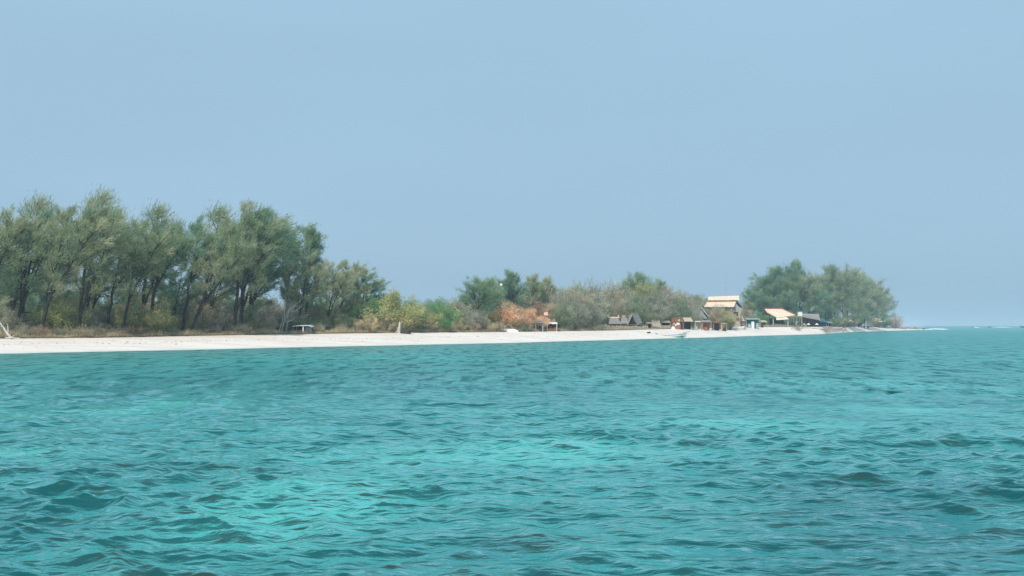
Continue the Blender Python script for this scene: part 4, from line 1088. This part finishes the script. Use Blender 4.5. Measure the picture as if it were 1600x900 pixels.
# grey-blue tarpaulin tent
Y = 322; g = ground(1096, Y)
o = thing('tarpaulin_tent', 'steep grey-blue tarpaulin tent left below the two tier roof', 'tent', (X(1097, Y), Y + 3, g))
xm, z1, z0 = X(1095, Y), Z(481, Y), Z(497, Y)
MB().slope((xm, Y, z1), (xm + .4, Y + 6, z1), (X(1108, Y), Y + 6, z0), (X(1107.5, Y), Y - .4, z0), 3, th=.08, seed=1).slope((xm, Y + 6, z1), (xm, Y, z1), (X(1088, Y), Y + .4, z0), (X(1088, Y), Y + 6, z0), 3, th=.08, seed=2).build('cover', M['tarp_grey'], o)
MB().beam((xm, Y - .2, z1 + .05), (X(1107.5, Y), Y - .7, z0 + .3), .12).build('ridge_pole', M['pale_wood'], o)
MB().add([(X(1089, Y), Y + .3, Z(498, Y)), (X(1106, Y), Y + .3, Z(498, Y)), (X(1095.2, Y), Y + .3, z1 - .5), (X(1089, Y), Y + .4, Z(498, Y)), (X(1106, Y), Y + .4, Z(498, Y)), (X(1095.2, Y), Y + .4, z1 - .5)], [(0, 1, 2), (5, 4, 3), (0, 3, 4, 1), (1, 4, 5, 2), (2, 5, 3, 0)]).build('front_sheet', M['tarp_grey'], o)
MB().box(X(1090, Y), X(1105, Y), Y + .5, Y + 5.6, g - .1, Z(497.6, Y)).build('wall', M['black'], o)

# two tier roofed house
Y = 338.0; g = ground(1130, Y)
o = thing('two_tier_house', 'large two storey house with pale straw roof in two tiers above the village', 'house', (X(1130, Y), Y + 4, g))
def XX(p): return X(p, Y)
rf = MB()
rf.slope((XX(1110), Y + 4, Z(463.2, Y)), (XX(1159), Y + 4, Z(461.5, Y)), (XX(1157), Y + 1.6, Z(469, Y)), (XX(1107), Y + 1.6, Z(469.2, Y)), 3, th=.16, seg=14, seed=21)
rf.slope((XX(1110), Y + 4, Z(463.2, Y)), (XX(1159), Y + 4, Z(461.5, Y)), (XX(1157), Y + 6.4, Z(469, Y)), (XX(1107), Y + 6.4, Z(469.2, Y)), 3, th=.16, seg=14, seed=22)
rf.build('upper_roof', M['thatch_new'], o)
MB().box(XX(1108), XX(1155), Y + 2.3, Y + 5.7, Z(472.4, Y), Z(467.6, Y)).build('clerestory', M['wood_red'], o)
rf = MB()
rf.slope((XX(1106), Y + 2.2, Z(470.8, Y)), (XX(1153.5), Y + 2.2, Z(470.4, Y)), (XX(1146), Y - 1.2, Z(479.6, Y)), (XX(1099), Y - 1.2, Z(479.8, Y)), 4, th=.16, seg=14, seed=23)
rf.build('lower_roof', M['thatch_new'], o)
rf = MB(); rf.slope((XX(1106), Y + 5.8, Z(470.8, Y)), (XX(1153.5), Y + 5.8, Z(470.4, Y)), (XX(1157), Y + 9, Z(479.6, Y)), (XX(1099), Y + 9, Z(479.8, Y)), 4, th=.16, seg=14, seed=24)
rf.build('lower_roof', M['thatch_new'], o)
rf = MB(); rf.slope((XX(1154), Y + 5.8, Z(470, Y)), (XX(1154), Y + 2.2, Z(470, Y)), (XX(1160), Y - .8, Z(480.5, Y)), (XX(1164), Y + 8, Z(480.5, Y)), 4, th=.12, seg=8, seed=25)
rf.build('side_roof', M['thatch_old'], o)
MB().beam((XX(1153.5), Y + 2.0, Z(469.8, Y)), (XX(1146), Y - 1.35, Z(480.2, Y)), .13).build('hip_board', M['wood_dark'], o)
MB().box(XX(1103), XX(1156), Y, Y + 7.8, g - .1, Z(479.3, Y)).build('wall', M['bamboo'], o)
for a, b in ((1106, 1112), (1119, 1125), (1132, 1138), (1145.5, 1153)):
    w_ = MB().box(XX(a), XX(b), Y - .06, Y - .004, Z(494.5, Y), Z(487.5, Y)).build('window', M['black'], o)
    fm = MB()
    for q in ((XX(a) - .12, XX(b) + .12, Z(494.5, Y) - .12, Z(494.5, Y)), (XX(a) - .12, XX(b) + .12, Z(487.5, Y), Z(487.5, Y) + .12), (XX(a) - .12, XX(a), Z(494.5, Y), Z(487.5, Y)), (XX(b), XX(b) + .12, Z(494.5, Y), Z(487.5, Y))):
        fm.box(q[0], q[1], Y - .1, Y - .006, q[2], q[3])
    fm.build('frame', M['wood_tan'], w_)
for p in (1104, 1115.5, 1128.5, 1141.5, 1155):
    MB().beam((XX(p), Y - .9, g - .1), (XX(p), Y - .9, Z(480, Y)), .11).build('post', M['wood_tan'], o)
MB().box(XX(1102), XX(1157), Y - 1.0, Y - .02, Z(496.5, Y), Z(495.9, Y)).build('balcony_floor', M['wood_tan'], o)
Y = 352
tag(MB().beam((X(1135, Y), Y, ground(1135, Y)), (X(1135, Y), Y, Z(424, Y)), .06, .03, 5).build('radio_mast', M['tarp_grey']), 'thin tall radio mast behind the two tier roofed house', 'mast')

# small straw kiosk px 1140-1168, green stall px 1165-1187
gable_hut('straw_kiosk', 'small kiosk with pale straw roof and red brown walls behind the white beached boat', 'kiosk', 1144, 1163, 340, 496, 501.5, 4, M['wood_red'], M['thatch_mid'], .2, n=3, door=(1151, 1155.5, 502.5, 'black'))
k = lean_to('green_stall', 'dark green stall with pale panels right of the small straw kiosk', 'stall', 1165, 1188, 352, 497, 499.5, 3, M['tarp_grey'], M['teal'], M['white'])
for i, (p, z_, mt) in enumerate([(1168.5, 506, 'tarp_grey'), (1174, 502.5, 'white'), (1181, 505, 'tarp_grey')]):
    MB().box(X(p, 352), X(p + 4.6, 352), 352.0 + .2, 352.3, ground(1175, 352) - .05, Z(z_, 352)).build('panel', M[mt], k)
tag(MB().box(X(1139, 336), X(1140.3, 336), 336, 336.3, ground(1139, 336) - .1, Z(498.5, 336)).build('white_pillar', M['white']), 'slim white pillar left of the small straw kiosk', 'pillar')

# big straw roof shelter px 1198-1242
Y = 384.0; g = ground(1218, Y)
o = thing('straw_pavilion', 'open beach pavilion with a large slanted straw roof and pale posts', 'pavilion', (X(1220, Y), Y + 3, g))
rf = MB()
rf.slope((X(1200, Y), Y + 5, Z(482.6, Y)), (X(1226, Y), Y + 5, Z(482.6, Y)), (X(1241, Y), Y - .4, Z(492.5, Y)), (X(1213, Y), Y - .6, Z(496.4, Y)), 6, th=.2, seg=14, seed=31)
rf.slope((X(1199.6, Y), Y + 5.2, Z(482.6, Y)), (X(1200.5, Y), Y + 4.6, Z(483, Y)), (X(1213, Y), Y - .6, Z(496.5, Y)), (X(1199.4, Y), Y + .8, Z(488.5, Y)), 4, th=.18, seg=5, seed=32)
rf.build('roof', M['thatch_new'], o)
MB().slope((X(1200, Y), Y + 5.1, Z(482.2, Y)), (X(1226, Y), Y + 5.1, Z(482.2, Y)), (X(1243, Y), Y + 10, Z(491, Y)), (X(1200, Y), Y + 10, Z(492, Y)), 3, th=.15, seg=8, seed=33).build('rear_roof', M['thatch_old'], o)
MB().beam((X(1199.5, Y), Y + 5, Z(481.7, Y)), (X(1226.5, Y), Y + 5, Z(481.7, Y)), .22).beam((X(1226.5, Y), Y + 5, Z(481.7, Y)), (X(1241.5, Y), Y - .3, Z(491.6, Y)), .2).build('ridge_cap', M['wood_red'], o)
MB().slope((X(1212, Y), Y - .5, Z(496.6, Y)), (X(1228, Y), Y - .5, Z(495.2, Y)), (X(1231, Y), Y - 1.6, Z(499, Y)), (X(1211, Y), Y - 1.6, Z(500.2, Y)), 2, th=.1, seg=8, seed=34).build('eave_skirt', M['thatch_new'], o)
posts(o, (1208, 1231), Y - .8, Z(498, Y), .17, M['pale_wood']); posts(o, (1202, 1219), Y + 3, Z(488, Y), .13, M['wood_dark'])
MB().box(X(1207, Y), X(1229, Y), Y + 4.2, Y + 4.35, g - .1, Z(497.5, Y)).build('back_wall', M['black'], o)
for p in (1211, 1217, 1223): MB().box(X(p, Y), X(p + 3.6, Y), Y + 1.0, Y + 1.9, g - .05, g + 1.1).build('table', M['wood_dark'], o)
# pergola
Y = 388.0; g = ground(1245, Y)
o = thing('bamboo_pergola', 'open bamboo pergola of thin poles between straw pavilion and water tank', 'pergola', (X(1246, Y), Y, g))
posts(o, (1234, 1240, 1244.5, 1252.5), Y, Z(494.5, Y), .10, M['wood_tan']); posts(o, (1237, 1249), Y + 3, Z(494.5, Y), .10, M['grey_bark'])
for i in range(6): MB().beam((X(1231 + i * 4.2, Y), Y - .4, Z(494, Y)), (X(1232 + i * 4.2, Y), Y + 3.6, Z(493.6, Y)), .07).build('rafter', M['wood_tan'], o)
MB().beam((X(1230, Y), Y - .1, Z(494.6, Y)), (X(1255, Y), Y - .1, Z(494.8, Y)), .09).beam((X(1230, Y), Y + 3.1, Z(494.6, Y)), (X(1255, Y), Y + 3.1, Z(494.8, Y)), .09).build('beam', M['wood_tan'], o)
MB().beam((X(1241, Y), Y - .2, g), (X(1246, Y), Y - .2, Z(502, Y)), .10).beam((X(1238, Y), Y - .2, Z(503, Y)), (X(1247, Y), Y - .2, Z(503.5, Y)), .06).build('brace', M['pale_wood'], o)
Yk = 392.0; gk = ground(1250, Yk)
o = thing('water_tank', 'white square water tank on a stand above the bamboo pergola', 'tank', (X(1250, Yk), Yk, gk))
posts(o, (1248, 1253), Yk, Z(494, Yk), .09, M['grey_bark'])
MB().box(X(1247, Yk), X(1253.3, Yk), Yk - .1, Yk + 1.3, Z(494, Yk), Z(488, Yk)).box(X(1246.7, Yk), X(1253.6, Yk), Yk - .16, Yk + 1.36, Z(488, Yk) + .003, Z(487.3, Yk)).build('tank', M['white'], o)
# long weathered roof and blue tarpaulin
Y = 408.0; g = ground(1270, Y)
o = thing('long_roof_shed', 'long shed with weathered grey brown roof right of the water tank', 'shed', (X(1270, Y), Y + 2, g))
MB().slope((X(1254, Y), Y + 4, Z(491.2, Y)), (X(1284, Y), Y + 4, Z(491.2, Y)), (X(1281, Y), Y - .4, Z(500.5, Y)), (X(1256, Y), Y - .4, Z(496, Y)), 4, th=.14, seg=10, seed=41).build('roof', M['thatch_old'], o)
MB().beam((X(1253.5, Y), Y + 4, Z(490.8, Y)), (X(1284.5, Y), Y + 4, Z(490.8, Y)), .1).build('ridge_pole', M['pale_wood'], o)
posts(o, (1258, 1264, 1271), Y, Z(497, Y), .10, M['wood_dark']); MB().box(X(1256, Y), X(1283, Y), Y + 3.4, Y + 3.5, g - .1, Z(492.5, Y)).build('back_wall', M['wood_dark'], o)
Y = 412.0; g = ground(1283, Y)
o = thing('blue_tarpaulin_shelter', 'dark blue tarpaulin shelter at the right end of the long shed', 'shelter', (X(1284, Y), Y + 2, g))
MB().slope((X(1281, Y), Y + 3, Z(498, Y)), (X(1290, Y), Y + 3, Z(497, Y)), (X(1292, Y), Y - .4, Z(503.5, Y)), (X(1276, Y), Y - .4, Z(502.5, Y)), 2, th=.06, seg=5, seed=42).build('cover', M['tarp_blue'], o)
MB().box(X(1280, Y), X(1291, Y), Y + 1.5, Y + 1.6, g - .1, Z(501, Y)).build('back_wall', M['tarp_blue'], o)
posts(o, (1278, 1291), Y, Z(503, Y), .07, M['tarp_grey'])
for i, p in enumerate((1256.5, 1263, 1276)):
    Yp = 402.0; gg = ground(p, Yp); o = thing('beach_parasol', ['small pale thatch parasol nearest the bamboo pergola', 'small pale thatch parasol in front of the long shed', 'small pale parasol just left of the blue tarpaulin'][i], 'parasol', (X(p, Yp), Yp, gg), 'small parasols before the long shed')
    MB().beam((X(p, Yp), Yp, gg - .1), (X(p, Yp), Yp, Z(506, Yp)), .05).build('pole', M['wood_tan'], o)
    MB().beam((X(p, Yp), Yp, Z(507.5, Yp)), (X(p, Yp), Yp, Z(504.8, Yp)), .75, .04, 10).build('canopy', M['thatch_new' if i else 'tarp_grey'], o)

lean_to('brown_shelter', 'low brown shelter between the green stall and the straw pavilion', 'shelter', 1189, 1199, 376, 500.5, 503.5, 3, M['thatch_mid'], M['wood_dark'])
lean_to('plank_stall', 'low plank stall in front of the shrubs before the two tier roofed house', 'stall', 1127.5, 1136, 318, 504.5, 506.5, 2, M['bamboo'], M['wood_tan'])
lean_to('tan_shack', 'tan shack under the trees at the right end of the stone wall', 'shack', 1303, 1313, 500, 501, 504.5, 3, M['thatch_mid'], M['wood_tan'])
lean_to('dark_shack', 'dark shack under the trees right of the blue tarpaulin', 'shack', 1293, 1302, 440, 502, 505, 3, M['thatch_old'], M['wood_dark'])
lean_to('dark_beach_stall', 'small dark stall between the small tan shelter and the closed white parasol', 'stall', 1338, 1347, 612, 501, 504, 3, M['thatch_old'], M['wood_dark'])
for i, (p, Yp, h_, lab) in enumerate([(1100, 303, 1.0, 'stacked brown crate before the thatch stall'), (1084.5, 300, 1.1, 'grey crate right of the dark hut'), (1129, 312, 1.2, 'brown crate right of the dark kiosk'), (1049, 293, .8, 'pale crate left before the red hut'), (1188, 366, 1.2, 'dark crate right of the green stall')]):
    gg = float(ground(p, Yp)); tag(MB().box(X(p, Yp), X(p, Yp) + 1.0, Yp, Yp + .8, gg - .1, gg + h_ * .55).box(X(p, Yp) + .12, X(p, Yp) + .9, Yp + .08, Yp + .7, gg + h_ * .55 + .003, gg + h_).build('crate', M[['wood_red', 'tarp_grey', 'wood_dark', 'white', 'wood_dark'][i]]), lab, 'crate')
# stone sea wall, px 1238-1322
o = thing('stone_wall', 'low rubble stone sea wall along the sand below the point trees', 'wall', (X(1280, 420), 412, .5))
Rw = random.Random(8); nst = 0
rockmesh = []
for k in range(6):
    rs = np.random.RandomState(100 + k)
    b = MB(); n = 6
    vv = [(0, 0, -1)] + [(math.cos(a * math.pi / 3 + (j * .5)) * (1 if j else .85) * rs.uniform(.8, 1.1), math.sin(a * math.pi / 3 + j * .5) * rs.uniform(.8, 1.1), (-.45, .45)[j] * rs.uniform(.8, 1.2)) for j in range(2) for a in range(6)] + [(rs.uniform(-.2, .2), 0, .9)]
    ff = [(0, 1 + (a + 1) % 6, 1 + a) for a in range(6)] + [(1 + a, 1 + (a + 1) % 6, 7 + (a + 1) % 6, 7 + a) for a in range(6)] + [(7 + a, 7 + (a + 1) % 6, 13) for a in range(6)]
    me = bpy.data.meshes.new('stone'); me.from_pydata(vv, [], ff); me.materials.append(M['stone']); rockmesh.append(me)
base = np.array(o.location)
for p in np.arange(1238, 1322, 1.55):
    Yc = float(np.interp(p, [1238, 1270, 1290, 1322], [380, 391, 398, 480]))
    hi = float(np.interp(p, [1238, 1250, 1300, 1322], [.6, 2.1, 2.3, 1.2]))
    for lv in range(int(hi / .75) + 1):
        s = Rw.uniform(.38, .62) * (Yc / 400)
        ob = bpy.data.objects.new('stone', Rw.choice(rockmesh)); COL.objects.link(ob); ob.parent = o
        ob.location = (X(p + Rw.uniform(-.6, .6), Yc) - base[0], Yc + lv * .35 + Rw.uniform(-.2, .2) - base[1], max(.1, float(ground(p, Yc)) - 1.5) + lv * .72 - base[2])
        ob.scale = (s * 1.2, s, s * .8); ob.rotation_euler = (Rw.uniform(-.3, .3), Rw.uniform(-.3, .3), Rw.uniform(0, 6)); nst += 1
# loose boulders between wall and tip
for i, (p, Yc, s, lab) in enumerate([(1246, 372, .8, 'pale boulder at the left end of the stone wall'), (1301, 446, 1.0, 'dark boulder before the right part of the stone wall'), (1318, 480, 1.2, 'boulder at the waterline where the stone wall ends'),
                                     (1336, 560, 1.2, 'boulder on the sand left below the closed white parasol'), (1409, 700, 2.2, 'brown rock right of the last trees'), (1418, 735, 2.0, 'brown rock farther along the sand spit')]):
    ob = bpy.data.objects.new('boulder', rockmesh[i].copy()); ob.data.materials.clear(); ob.data.materials.append(M['rock' if i in (1,) else 'stone']); COL.objects.link(ob)
    ob.location = (X(p, Yc), Yc, float(ground(p, Yc)) + .2); ob.scale = (s * 1.3, s, s * .7); ob.rotation_euler = (0, 0, i)
    tag(ob, lab, 'boulder')
# logs on the sand right of the pavilion
Y = 372
logs('driftwood_pile', 'tangle of pale driftwood poles on the sand below the pergola', [((P(1236, 513, Y), (0, 0, .1), P(1250, 511, Y)), (.16, .10)), ((P(1240, 514, Y), (0, 0, .2), P(1256, 513, Y)), (.13, .10)), ((P(1246, 515, Y), (0, .2, .2), P(1242, 509.5, Y)), (.12, .05)), ((P(1252, 515.5, Y - 3), (0, 0, 0), P(1243, 512, Y)), (.13, .07))], M['grey_bark'])

# closed white parasol
Y = 585.0; g = ground(1357, Y)
o = thing('closed_parasol', 'closed white parasol standing on the sand of the point', 'parasol', (X(1357, Y), Y, g))
MB().beam((X(1357, Y), Y, g - .1), (X(1357, Y), Y, Z(499, Y)), .08).build('pole', M['pale_wood'], o)
MB().beam((X(1357, Y), Y, Z(509, Y)), (X(1357, Y), Y, Z(502, Y)), .85, .62, 9).beam((X(1357, Y), Y, Z(502, Y)), (X(1357, Y), Y, Z(498, Y)), .62, .05, 9).build('canopy', M['white'], o)
lean_to('tan_beach_hut', 'tan thatch hut right of the closed white parasol', 'hut', 1364, 1379, 628, 497, 503, 4, M['thatch_mid'], M['wood_red'])
lean_to('small_tan_shelter', 'small tan shelter left of the closed white parasol', 'shelter', 1325, 1333, 545, 499, 503, 3, M['thatch_mid'], M['bamboo'])

# ------------------------------------------------------------------ surf, reef rocks and foam off the point
def surf(px0, px1, Y, h, label, seed):
    rs = np.random.RandomState(seed); n = 40
    p = np.linspace(px0, px1, n); env = np.sin(np.linspace(0, math.pi, n)) ** .5
    zt = .6 * h * env * (rs.uniform(.35, 1.0, n)); x = X(p, Y); y = Y + np.cumsum(rs.normal(0, .5, n))
    prof = [(-2.2, -.1), (-1.2, .35), (-.3, .9), (.3, 1.0), (1.0, .6), (2.5, -.1)]
    V = np.array([[(x[i], y[i] + a * (1 + h) + rs.normal(0, .2), b * zt[i] - (.1 if b < 0 else 0)) for a, b in prof] for i in range(n)])
    k = len(prof); idx = np.arange(n * k).reshape(n, k)
    Fa = np.stack([idx[:-1, :-1], idx[1:, :-1], idx[1:, 1:], idx[:-1, 1:]], -1).reshape(-1, 4)
    o = link('breaking_wave', big_mesh('breaking_wave', V.reshape(-1, 3), Fa, True), M['foam'])
    tag(o, label, 'wave', 'breaking waves off the point')
surf(1406, 1446, 860, 1.6, 'longest white breaker behind the sand spit at the tip', 1)
surf(1450, 1477, 900, 1.3, 'short white breaker right of the sand spit', 2)
surf(1436, 1455, 760, .7, 'thin foam line along the end of the sand spit', 3)
surf(1516, 1530, 1500, 1.6, 'small far breaker between the two dark reef rocks', 4)
surf(1552, 1580, 1700, 1.6, 'farthest thin breaker near the right edge', 5)
surf(1462, 1482, 800, .5, 'low foam streak nearest the camera right of the spit', 6)
for i, (p, Yc, sx, sz, lab) in enumerate([(1428.5, 812, 2.4, 1.8, 'larger black reef rock in the surf at the spit'), (1441.5, 818, 2.0, 1.5, 'smaller black reef rock right of the larger one in the surf'),
                                          (1519, 1450, 2.5, 1.2, 'low dark rock on the horizon, left of two'), (1545.5, 1450, 3.0, 2.2, 'dark rock on the horizon, right of two')]):
    ob = bpy.data.objects.new('reef_rock', rockmesh[i].copy()); ob.data.materials.clear(); ob.data.materials.append(M['rock']); COL.objects.link(ob)
    ob.location = (X(p, Yc), Yc, .1); ob.scale = (sx, sx * .8, sz); ob.rotation_euler = (0, 0, i * 1.3)
    tag(ob, lab, 'rock', 'black rocks in the surf off the point')

# ------------------------------------------------------------------ haze
hm, t, out = nodes('sea_haze')
pv = t.nodes.new('ShaderNodeVolumePrincipled')
pv.inputs['Color'].default_value = (0.68, 0.84, 0.96, 1)
pv.inputs['Density'].default_value = 0.00030
pv.inputs['Anisotropy'].default_value = 0.0
t.links.new(pv.outputs[0], out.inputs['Volume'])
hz = MB().box(-50000, 50000, -50000, 50000, -4, 34).build('haze', hm)
tag(hz, 'thin pale sea haze over the lagoon', kind='stuff')

# ------------------------------------------------------------------ labels that came out alike: say which one by its place
by = {}
for ob in COL.objects:
    if ob.parent is None and 'label' in ob.keys() and 'category' in ob.keys(): by.setdefault(ob['label'], []).append(ob)
for lb, obs in by.items():
    if len(obs) in (2, 3):
        obs.sort(key=lambda q: q.location.x / max(q.location.y, 1))
        for q, pre in zip(obs, (['left one, ', 'right one, '] if len(obs) == 2 else ['leftmost, ', 'middle one, ', 'rightmost, '])): q['label'] = pre + lb
